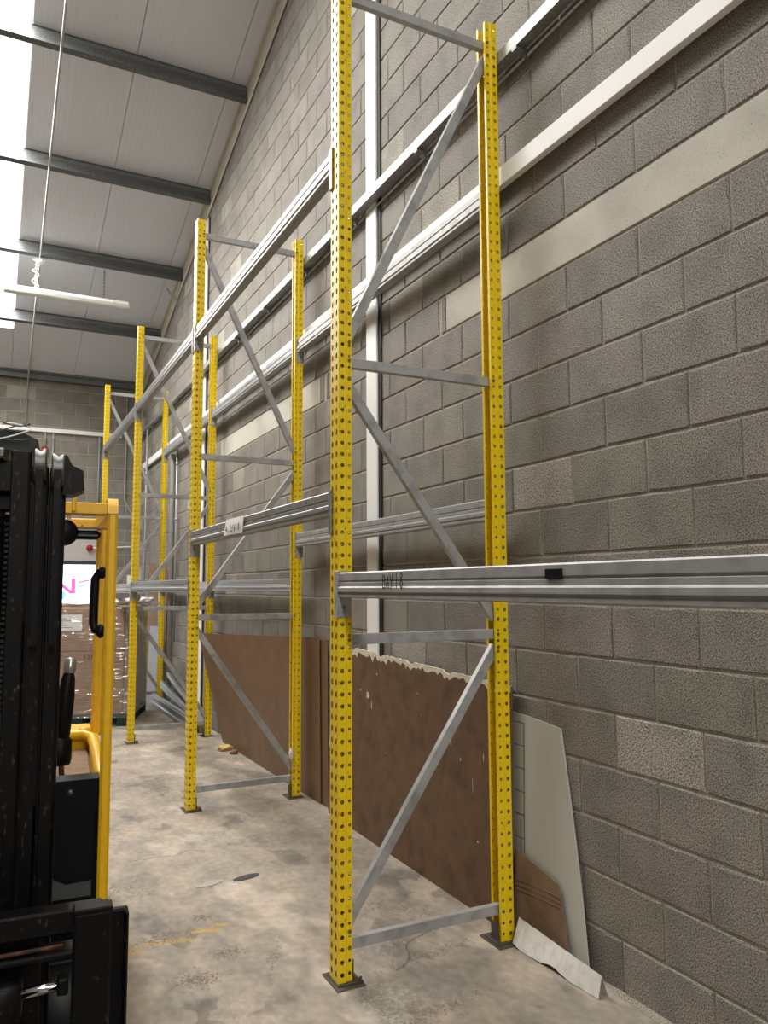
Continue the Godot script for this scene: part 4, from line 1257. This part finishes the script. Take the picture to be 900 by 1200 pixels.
func lift_truck() -> void:
	var root := thing("forklift", "yellow forklift with a black mast facing the camera at the left edge", "forklift", V(-0.155, 0, 3.0), -deg_to_rad(4.6))
	var Y: Material = M.truck_yellow
	# chassis and bodywork
	var ch := begin()
	fbox(ch, -0.50, 0.50, 0.10, 0.42, 0.02, 1.75, 0.03)
	obj("chassis", ch, Y, root)
	var cw := begin()
	extrude(cw, PackedVector2Array([Vector2(1.28, 0.14), Vector2(1.86, 0.14), Vector2(2.02, 0.3), Vector2(2.05, 0.6), Vector2(1.96, 0.82), Vector2(1.75, 0.90), Vector2(1.28, 0.91)]), Vector3(-0.53, 0, 0), Vector3(0, 0, -1), Vector3.UP, Vector3(1.06, 0, 0))
	obj("counterweight", cw, Y, root)
	var deck := begin()
	fbox(deck, -0.515, 0.515, 0.42, 0.855, 0.14, 1.27, 0.01)
	obj("battery_deck", deck, M.dusty_deck, root)
	for sg in [-1.0, 1.0]:
		var rim := begin()
		var pr := PackedVector2Array([Vector2(0.06, 0.40), Vector2(0.06, 0.90), Vector2(0.10, 0.945), Vector2(0.5, 0.93), Vector2(0.95, 0.91), Vector2(1.2, 0.915), Vector2(1.32, 0.915), Vector2(1.32, 0.40)])
		extrude(rim, pr, Vector3(sg * 0.515, 0, 0), Vector3(0, 0, -1), Vector3.UP, Vector3(sg * 0.045, 0, 0))
		obj("side_rim", rim, Y, root)
		var rr := begin(true)
		tube(rr, [F(sg * 0.53, 0.88, 0.075), F(sg * 0.535, 0.94, 0.12), F(sg * 0.535, 0.935, 0.5), F(sg * 0.535, 0.918, 0.95), F(sg * 0.530, 0.918, 1.18), F(sg * 0.49, 0.92, 1.27), F(sg * 0.2, 0.92, 1.29)], 0.026, 10)
		obj("rolled_edge", rr, Y, root)
	# front cowl
	var cowl := fpart("front_cowl", M.truck_black, root, [[-0.52, 0.52, 0.30, 0.90, 0.02, 0.10]], 0.012)
	var lip := begin()
	var lp := PackedVector2Array()
	for k in 9: lp.append(Vector2(lerpf(-0.52, 0.52, k / 8.0), 0.90 - 0.02 * cos(TAU * k / 8.0)))
	lp.append(Vector2(0.52, 0.985)); lp.append(Vector2(-0.52, 0.985))
	extrude(lip, lp, F(0, 0, 0.11), Vector3.RIGHT, Vector3.UP, F(0, 0, -0.095))
	obj("cowl_lip", lip, M.truck_black, root)
	for u in [-0.41, 0.425]:
		var bt := begin()
		lathe(bt, [Vector2(0, 0.008), Vector2(0.008, 0.006), Vector2(0.011, 0.0)], F(u, 0.945, 0.015), Vector3(0, 0, 1), 10)
		obj("bolt", bt, M.dull_steel, root)
	fpart("floor_plate", M.truck_black, root, [[-0.49, 0.49, 0.40, 0.44, -0.12, 0.03]])
	# lower bracket left of the cowl
	var lk := begin()
	extrude(lk, PackedVector2Array([Vector2(0.30, 0.60), Vector2(0.30, 0.76), Vector2(0.33, 0.74), Vector2(0.345, 0.68), Vector2(0.42, 0.64), Vector2(0.50, 0.645), Vector2(0.50, 0.60)]), F(0, 0, 0.0), Vector3.RIGHT, Vector3.UP, F(0, 0, -0.02))
	obj("mast_pivot_bracket", lk, M.cowl_grey, root)
	# wheels
	for sg in [-1.0, 1.0]:
		for w in [[-0.28, 0.24, 0.17], [1.45, 0.20, 0.13]]:
			var ty := begin(true)
			var r: float = w[1]
			var half: float = w[2] / 2
			lathe(ty, [Vector2(r * 0.55, -half), Vector2(r * 0.92, -half), Vector2(r, -half * 0.7), Vector2(r, half * 0.7), Vector2(r * 0.92, half), Vector2(r * 0.55, half)], F(sg * 0.43, r, w[0]), Vector3.RIGHT, 28)
			var tyre := obj("tyre", ty, M.black_rubber, root)
			var hb := begin(true)
			lathe(hb, [Vector2(0, -half * 0.8), Vector2(r * 0.3, -half * 0.8), Vector2(r * 0.56, -half * 0.9), Vector2(r * 0.56, half * 0.9), Vector2(r * 0.3, half * 0.8), Vector2(0, half * 0.8)], F(sg * 0.43, r, w[0]), Vector3.RIGHT, 20)
			obj("hub", hb, Y, tyre)
	var axle := begin(true)
	tube(axle, [F(-0.36, 0.24, -0.28), F(0.36, 0.24, -0.28)], 0.07, 10)
	fbox(axle, -0.3, 0.3, 0.15, 0.40, -0.3, 0.05)
	obj("axle", axle, M.mast_black, root)
	# overhead guard
	for sg in [-1.0, 1.0]:
		var fp := begin()
		bar(fp, F(sg * 0.537, 0.46, 0.0), F(sg * 0.537, 1.945, 0.0), 0.036, 0.05, Vector3.RIGHT, 0.009)
		obj("front_post", fp, Y, root)
		var rp := begin()
		bar(rp, F(sg * 0.552, 0.90, 1.37), F(sg * 0.552, 2.0, 1.37), 0.052, 0.06, Vector3.RIGHT, 0.010)
		obj("rear_post", rp, Y, root)
		var pf := begin(true)
		lathe(pf, [Vector2(0, 0.03), Vector2(0.03, 0.025), Vector2(0.038, 0.0)], F(sg * 0.495, 0.915, 1.36), Vector3.UP, 12)
		obj("post_cap", pf, Y, root)
		var sr := begin()
		var arc := PackedVector2Array()
		for k in 7:
			var an := PI / 2 * k / 6
			arc.append(Vector2(-0.03 + 0.06 - cos(an) * 0.06, 1.925 + sin(an) * 0.06))
		arc.append(Vector2(1.40, 2.03)); arc.append(Vector2(1.40, 1.97)); arc.append(Vector2(0.035, 1.925))
		extrude(sr, arc, Vector3(sg * 0.537 - 0.018, 0, 0), Vector3(0, 0, -1), Vector3.UP, Vector3(0.036, 0, 0))
		obj("side_rail", sr, Y, root)
	fpart("front_header", Y, root, [[-0.52, 0.52, 1.922, 1.965, 0.0, 0.02], [-0.52, 0.52, 1.922, 1.93, 0.0, 0.07]], 0.003)
	fpart("rear_header", Y, root, [[-0.53, 0.53, 1.97, 2.02, 1.34, 1.40]], 0.006)
	for k in 7:
		var sb := begin()
		var u := -0.39 + 0.13 * k
		bar(sb, F(u, 1.945, 0.07), F(u, 2.0, 1.34), 0.014, 0.05, Vector3.RIGHT, 0.003)
		obj("guard_bar", sb, Y, root)
	for u in [-0.40, 0.12, 0.405]:
		var tb := begin()
		fbox(tb, u - 0.008, u + 0.008, 1.93, 2.0, -0.012, 0.05, 0.004)
		obj("lug", tb, Y, root)
	# work lamps
	for sg in [-1.0, 1.0]:
		var lamp := begin(true)
		lathe(lamp, [Vector2(0, -0.02), Vector2(0.040, -0.02), Vector2(0.048, -0.01), Vector2(0.048, 0.015), Vector2(0.035, 0.06), Vector2(0.0, 0.075)], F(sg * 0.375, 1.858, 0.05), F(0, 0, 1), 18)
		fbox(lamp, sg * 0.39, sg * 0.50, 1.835, 1.868, 0.04, 0.10, 0.012)
		var lo := obj("work_lamp", lamp, M.black_rubber, root)
		var br := begin()
		fbox(br, sg * 0.40, sg * 0.52, 1.872, 1.878, 0.04, 0.07, 0.001)
		fbox(br, sg * 0.42, sg * 0.49, 1.845, 1.850, 0.02, 0.03, 0.001)
		obj("lamp_bracket", br, M.dull_steel, lo)
		# grab handle inside the front post
		var gh := begin(true)
		tube(gh, [F(sg * 0.523, 1.71, 0.045), F(sg * 0.500, 1.715, 0.06), F(sg * 0.486, 1.69, 0.065), F(sg * 0.484, 1.60, 0.065), F(sg * 0.484, 1.53, 0.065), F(sg * 0.490, 1.505, 0.06), F(sg * 0.523, 1.50, 0.045)], 0.016, 10)
		fbox(gh, sg * 0.493, sg * 0.525, 1.475, 1.525, 0.03, 0.08, 0.012)
		fbox(gh, sg * 0.493, sg * 0.525, 1.69, 1.735, 0.03, 0.08, 0.012)
		obj("grab_handle", gh, M.black_rubber, root)
	# seat, wheel, levers
	var seat := begin()
	fbox(seat, -0.25, 0.25, 0.875, 1.03, 0.55, 1.02, 0.05)
	fbox(seat, -0.23, 0.23, 1.0, 1.48, 0.98, 1.12, 0.05)
	obj("seat", seat, M.seat_vinyl, root)
	var col := begin(true)
	tube(col, [F(0.0, 0.80, 0.12), F(0.0, 1.10, 0.25), F(0.0, 1.22, 0.33)], 0.035, 10)
	var colo := obj("steering_column", col, M.truck_black, root)
	var sw := begin(true)
	var ring := []
	for k in 25:
		var a := TAU * k / 24
		ring.append(F(0.16 * cos(a), 1.235 + 0.10 * sin(a), 0.34 - 0.12 * sin(a)))
	tube(sw, ring, 0.013, 8)
	tube(sw, [F(-0.16, 1.235, 0.34), F(0.16, 1.235, 0.34)], 0.011, 6)
	obj("steering_wheel", sw, M.black_rubber, colo)
	var lv := begin(true)
	lathe(lv, [Vector2(0, 0.0), Vector2(0.028, 0.0), Vector2(0.034, 0.03), Vector2(0.034, 0.17), Vector2(0.026, 0.25), Vector2(0.020, 0.27)], F(0.385, 1.045, 0.45), F(0.09, 1, 0), 14)
	lathe(lv, [Vector2(0.02, 0), Vector2(0.012, -0.06)], F(0.385, 1.045, 0.45), F(0.2, 1, 0), 10)
	var lvo := obj("control_lever", lv, M.black_rubber, root)
	var kn := begin(true)
	lathe(kn, [Vector2(0.021, 0.0), Vector2(0.024, 0.01), Vector2(0.022, 0.055), Vector2(0.0, 0.062)], F(0.41, 1.315, 0.45), F(0.09, 1, 0), 14)
	obj("lever_cap", kn, mat("satin_metal", Color(0.66, 0.66, 0.65), 0.3, 0.8), lvo)
	var lc := begin(true)
	lathe(lc, [Vector2(0, 0), Vector2(0.04, 0), Vector2(0.045, 0.02), Vector2(0.045, 0.09), Vector2(0.03, 0.11), Vector2(0, 0.11)], F(0.385, 0.955, 0.45), Vector3.UP, 14)
	tube(lc, [F(0.33, 1.02, 0.43), F(0.36, 1.07, 0.44), F(0.38, 1.09, 0.45)], 0.009, 6)
	obj("lever_base", lc, M.black_rubber, lvo)
	var pd := begin(true)
	tube(pd, [F(0.30, 0.90, 0.42), F(0.32, 0.975, 0.42), F(0.36, 0.985, 0.43), F(0.39, 0.975, 0.43), F(0.395, 0.90, 0.42)], 0.011, 6)
	tube(pd, [F(0.34, 0.875, 0.38), F(0.34, 0.98, 0.42)], 0.010, 6)
	tube(pd, [F(0.31, 0.875, 0.45), F(0.35, 0.97, 0.45)], 0.009, 6)
	obj("lever_linkage", pd, M.rusty_steel, root)
	var kn2 := begin()
	lathe(kn2, [Vector2(0, 0.012), Vector2(0.05, 0.010), Vector2(0.055, 0.0)], F(0.36, 0.873, 0.22), Vector3.UP, 14)
	obj("deck_cap", kn2, M.cowl_grey, root)
	# mast: nested channels each side
	for sg in [-1.0, 1.0]:
		var spec := [[0.262, 2.045, 0.052, -0.60], [0.311, 2.005, 0.044, -0.585], [0.358, 2.005, 0.044, -0.57]]
		for k in 3:
			var st := begin()
			var u: float = sg * spec[k][0]
			var hw: float = spec[k][2] / 2
			var w0: float = spec[k][3]
			fbox(st, u - hw, u + hw, 0.12, spec[k][1], w0, w0 + 0.012, 0.003)
			fbox(st, u + sg * hw - sg * 0.012, u + sg * hw, 0.12, spec[k][1], w0, w0 + 0.13, 0.003)
			fbox(st, u - hw, u + hw, 0.12, spec[k][1] - 0.02, w0 + 0.118, w0 + 0.13, 0.003)
			if k < 2: fbox(st, u + sg * (hw - 0.002), u + sg * (hw + 0.004), 0.12, spec[k][1] - 0.09, w0 + 0.004, w0 + 0.02, 0.001)
			obj("mast_channel", st, M.mast_black, root)
		for k in 2:
			var sh := begin(true)
			var u: float = sg * (0.311 + 0.047 * k)
			lathe(sh, [Vector2(0.008, -0.017), Vector2(0.045, -0.017), Vector2(0.048, -0.012), Vector2(0.040, 0.0), Vector2(0.048, 0.012), Vector2(0.045, 0.017), Vector2(0.008, 0.017)], F(u, 2.005 - 0.012 * k, -0.60), Vector3.RIGHT, 20)
			var sho := obj("chain_pulley", sh, M.dull_steel, root)
			var cn := begin()
			fbox(cn, u - 0.010, u + 0.010, 1.5, 1.99, -0.646, -0.638, 0.001)
			obj("chain", cn, M.mast_black, sho)
		var bk := begin()
		extrude(bk, PackedVector2Array([Vector2(0.372, 1.925), Vector2(0.372, 2.035), Vector2(0.380, 2.04), Vector2(0.395, 2.01), Vector2(0.425, 1.995), Vector2(0.43, 1.94), Vector2(0.40, 1.925)]), F(0, 0, -0.60), Vector3(sg, 0, 0), Vector3.UP, F(0, 0, 0.10))
		obj("mast_bracket", bk, M.mast_black, root)
		var tc := begin(true)
		tube(tc, [F(sg * 0.20, 0.35, -0.50), F(sg * 0.20, 1.30, -0.50)], 0.034, 12)
		var tco := obj("lift_cylinder", tc, M.cowl_grey, root)
		var rod := begin(true)
		tube(rod, [F(sg * 0.20, 1.30, -0.50), F(sg * 0.20, 1.95, -0.50)], 0.02, 10)
		obj("cylinder_rod", rod, M.mast_black, tco)
	fpart("mast_crosshead", M.mast_black, root, [[-0.26, 0.26, 1.93, 2.02, -0.56, -0.47], [-0.30, 0.30, 1.88, 1.93, -0.52, -0.46]])
	fpart("mast_tie", M.mast_black, root, [[-0.36, 0.36, 0.95, 1.05, -0.47, -0.44], [-0.36, 0.36, 0.2, 0.34, -0.47, -0.40]])
	var ms := begin()
	for k in 34: fbox(ms, -0.235, 0.235, 1.30 + k * 0.0165, 1.309 + k * 0.0165, -0.425, -0.415, 0.001)
	for u in [-0.235, 0.0, 0.225]: fbox(ms, u, u + 0.012, 1.29, 1.88, -0.414, -0.404, 0.001)
	fbox(ms, -0.235, 0.235, 1.29, 1.88, -0.402, -0.398, 0.0)
	obj("mesh_screen", ms, M.mesh_green, root)
	var cv := begin()
	extrude(cv, PackedVector2Array([Vector2(-0.30, 2.055), Vector2(-0.28, 2.10), Vector2(-0.1, 2.118), Vector2(0.1, 2.115), Vector2(0.255, 2.105), Vector2(0.30, 2.085), Vector2(0.285, 2.05), Vector2(0.0, 2.052)]), F(0, 0, -0.56), Vector3.RIGHT, Vector3.UP, F(0, 0, 0.22))
	var cvo := obj("hose_cover", cv, M.cover_green, root)
	for k in 5:
		var hs := begin(true)
		var pts := []
		for j in 12:
			var t := j / 11.0
			pts.append(F(lerpf(0.04 + k * 0.03, 0.28, t), 2.058 + 0.012 * k + 0.035 * t * (1.0 - 0.3 * k * 0.2) + 0.012 * sin(t * 5.0 + k * 1.7), -0.575 - 0.004 * k))
		tube(hs, pts, 0.002, 5)
		obj("wire", hs, M.white_plastic if k % 2 else M.cowl_grey, cvo)
	fpart("pulley_block", M.dull_steel, root, [[0.03, 0.22, 2.022, 2.05, -0.60, -0.46], [-0.22, -0.03, 2.022, 2.05, -0.60, -0.46]])
	# carriage
	fpart("carriage_top_bar", M.mast_black, root, [[-0.44, 0.50, 0.815, 0.872, -0.855, -0.80], [-0.44, 0.50, 0.765, 0.782, -0.875, -0.80]])
	var rl := begin(true)
	tube(rl, [F(0.05, 0.792, -0.87), F(0.35, 0.796, -0.87), F(0.41, 0.796, -0.87)], 0.005, 6)
	obj("hose_rail", rl, M.rusty_steel, root)
	fpart("carriage_lower_bar", M.rusty_steel, root, [[-0.44, 0.50, 0.455, 0.565, -0.855, -0.80]])
	fpart("carriage_back", M.mast_black, root, [[-0.36, 0.36, 0.44, 0.86, -0.79, -0.76], [-0.25, -0.19, 0.3, 1.0, -0.76, -0.61], [0.19, 0.25, 0.3, 1.0, -0.76, -0.61]])
	fpart("carriage_end_plate", M.mast_black, root, [[0.515, 0.565, 0.40, 0.835, -0.80, -0.775], [0.555, 0.565, 0.40, 0.835, -0.83, -0.775]])
	fpart("carriage_end_plate", M.mast_black, root, [[-0.565, -0.515, 0.40, 0.835, -0.80, -0.775]])
	for sg in [-1.0, 1.0]:
		var fk := begin()
		var c: float = sg * 0.476
		fbox(fk, c - 0.044, c + 0.044, 0.40, 0.876, -0.905, -0.862, 0.006)
		extrude(fk, PackedVector2Array([Vector2(-0.862, 0.38), Vector2(-0.862, 0.43), Vector2(-1.3, 0.42), Vector2(-1.93, 0.40), Vector2(-1.94, 0.392), Vector2(-1.90, 0.385)]), Vector3(c - 0.044, 0, 0), Vector3(0, 0, -1), Vector3.UP, Vector3(0.088, 0, 0))
		var fo := obj("fork", fk, M.mast_black, root)
		var hk := begin()
		fbox(hk, c - 0.045, c + 0.045, 0.872, 0.885, -0.904, -0.858, 0.003)
		fbox(hk, c - 0.04, c + 0.04, 0.855, 0.870, -0.86, -0.81, 0.003)
		obj("fork_hook", hk, M.mast_black, fo)
		var cy := begin(true)
		tube(cy, [F(sg * 0.02, 0.70, -0.88), F(sg * 0.315, 0.705, -0.88)], 0.030, 12)
		fbox(cy, sg * 0.24, sg * 0.325, 0.655, 0.74, -0.92, -0.84, 0.008)
		var cyo := obj("side_cylinder", cy, M.mast_black, root)
		var rd := begin(true)
		tube(rd, [F(sg * 0.32, 0.713, -0.895), F(sg * 0.42, 0.720, -0.895)], 0.0125, 12)
		obj("chrome_rod", rd, M.chrome, cyo)
		var cl := begin()
		fbox(cl, sg * 0.40, sg * 0.425, 0.70, 0.738, -0.915, -0.875, 0.004)
		obj("rod_clevis", cl, M.mast_black, cyo)
		var lg := begin()
		var outer := PackedVector2Array([Vector2(-0.1, 0.50), Vector2(0.06, 0.50), Vector2(0.068, 0.52), Vector2(0.068, 0.62), Vector2(0.055, 0.635), Vector2(0.01, 0.635), Vector2(-0.02, 0.62), Vector2(-0.1, 0.625)])
		extrude(lg, outer, F(sg * 0.255, 0, -0.90), Vector3(sg, 0, 0), Vector3.UP, F(0, 0, 0.03))
		var lgo := obj("stop_bracket", lg, M.cowl_grey, root)
		var nt := begin(true)
		lathe(nt, [Vector2(0.012, 0.004), Vector2(0.022, 0.006), Vector2(0.024, 0.0)], F(sg * 0.285, 0.585, -0.90), Vector3(0, 0, 1), 16)
		obj("ring_nut", nt, M.dull_steel, lgo)

# ---------------------------------------------------------------- yard outside the doorway
func outside() -> void:
	var g := begin()
	slab(g, -30, 30, -0.2, -0.03, ES + 0.25, 50)
	struct("yard", g, M.asphalt)
	var l := thing("lorry", "white lorry side with pink and blue lettering seen through the doorway", "lorry", V(0, 0, 17.5), 0)
	var b := begin()
	slab(b, -3.5, 5.5, 0.9, 3.6, 0.0, 2.5, 0.03)
	slab(b, -3.5, 5.5, 1.36, 1.375, -0.012, 0.0)
	obj("box_body", b, M.lorry_white, l)
	var sk := begin()
	slab(sk, -3.4, 5.4, 0.55, 0.9, 0.25, 2.3, 0.02)
	obj("chassis", sk, M.truck_black, l)
	for x in [-2.2, -1.0, 4.0]:
		var w := begin(true)
		lathe(w, [Vector2(0, 0), Vector2(0.3, 0.02), Vector2(0.48, 0.0), Vector2(0.5, 0.06), Vector2(0.5, 0.28), Vector2(0.3, 0.3), Vector2(0, 0.3)], V(x, 0.47, 0.1), V(0, 0, 1), 24)
		obj("wheel", w, M.black_rubber, l)
	# the lettering and swooshes that show
	var polys := [[M.logo_pink, "logo_letter", [[1.462, 1.862], [1.545, 1.862], [1.548, 1.533], [1.44, 1.533], [1.20, 1.755], [1.20, 1.83], [1.462, 1.61]]], [M.logo_pink, "logo_letter", [[0.98, 1.85], [1.08, 1.85], [1.20, 1.83], [1.20, 1.755], [1.08, 1.80], [1.08, 1.53], [0.98, 1.53]]],
		[M.logo_pink, "logo_swoosh", [[1.60, 1.745], [1.60, 1.785], [1.75, 1.825], [1.93, 1.845], [1.93, 1.825], [1.76, 1.785]]], [M.logo_blue, "logo_swoosh", [[1.597, 1.63], [1.597, 1.695], [1.72, 1.735], [1.88, 1.765], [1.88, 1.745], [1.74, 1.70]]],
		[M.logo_blue, "logo_arrow", [[1.24, 1.57], [1.33, 1.59], [1.385, 1.535], [1.33, 1.42], [1.22, 1.415], [1.275, 1.52]]]]
	for p in polys:
		var st := begin()
		var q := PackedVector2Array()
		for v in p[2]: q.append(Vector2(v[0], v[1]))
		extrude(st, q, V(0, 0, -0.002), Vector3.RIGHT, Vector3.UP, V(0, 0, 0.003))
		obj(p[1], st, p[0], l)

# ---------------------------------------------------------------- all of it
func _ready() -> void:
	rng.seed = 5
	# camera
	var yaw := 0.4675; var pitch := 0.0959; var roll := -0.0049
	var fwd := Vector3(sin(yaw) * cos(pitch), sin(pitch), -cos(yaw) * cos(pitch))
	var r0 := Vector3(cos(yaw), 0, sin(yaw))
	var u0 := r0.cross(fwd).normalized()
	var right := r0 * cos(roll) + u0 * sin(roll)
	var upv := u0 * cos(roll) - r0 * sin(roll)
	cam_basis = Basis(right, upv, -fwd)
	var cam := Camera3D.new(); cam.name = "camera"
	cam.transform = Transform3D(cam_basis, cam_pos)
	cam.fov = rad_to_deg(2.0 * atan(600.0 / 904.2))
	cam.near = 0.05; cam.far = 200.0; cam.current = true
	add_child(cam)
	# overcast daylight outside
	var sky_m := ProceduralSkyMaterial.new()
	sky_m.sky_top_color = Color(0.80, 0.86, 0.95); sky_m.sky_horizon_color = Color(0.95, 0.96, 0.97)
	sky_m.ground_bottom_color = Color(0.45, 0.45, 0.45); sky_m.ground_horizon_color = Color(0.7, 0.7, 0.7)
	sky_m.sky_energy_multiplier = 4.0
	var sky := Sky.new(); sky.sky_material = sky_m
	var env := Environment.new()
	env.background_mode = Environment.BG_SKY; env.sky = sky
	env.tonemap_mode = Environment.TONE_MAPPER_LINEAR; env.tonemap_exposure = 1.0
	env.sdfgi_enabled = true; env.ssao_enabled = true; env.ssil_enabled = true
	var we := WorldEnvironment.new(); we.name = "environment"; we.environment = env
	add_child(we)
	# daylight through the rooflights: one light just under each glowing sheet
	for slope in [0, 1]:
		for i in [-1]:
			for run in [[1.0, 7.2, 37.0], [7.2, 13.3, 64.0]]:     # weathered older sheets, then clearer ones
				var mid: float = (run[0] + run[1]) / 2
				var al := AreaLight3D.new(); al.name = "rooflight_daylight"
				add_child(al, true)
				al.area_size = Vector2(0.97, (run[1] - run[0]) * sqrt(1 + RM * RM) - 0.05)
				al.light_color = Color(1.0, 0.99, 0.97)
				al.light_energy = run[2]
				al.area_normalize_energy = true
				al.area_range = 60.0; al.area_attenuation = 2.0
				al.shadow_enabled = true
				var down := Vector3(0, -1, RM).normalized()
				var z := mid
				if slope == 1:
					down = Vector3(0, -1, -RM).normalized(); z = 2 * RIDGE - mid
				al.position = V(0.137 + i + 0.496, roof_h(mid) - 0.012, z)
				var bz := -down
				var bx := Vector3.RIGHT
				al.basis = Basis(bx, bz.cross(bx), bz)
	make_materials()
	right_wall()
	end_wall()
	other_shell()
	roof()
	racking()
	lift_truck()
	boards()
	pallet_stack()
	services()
	outside()
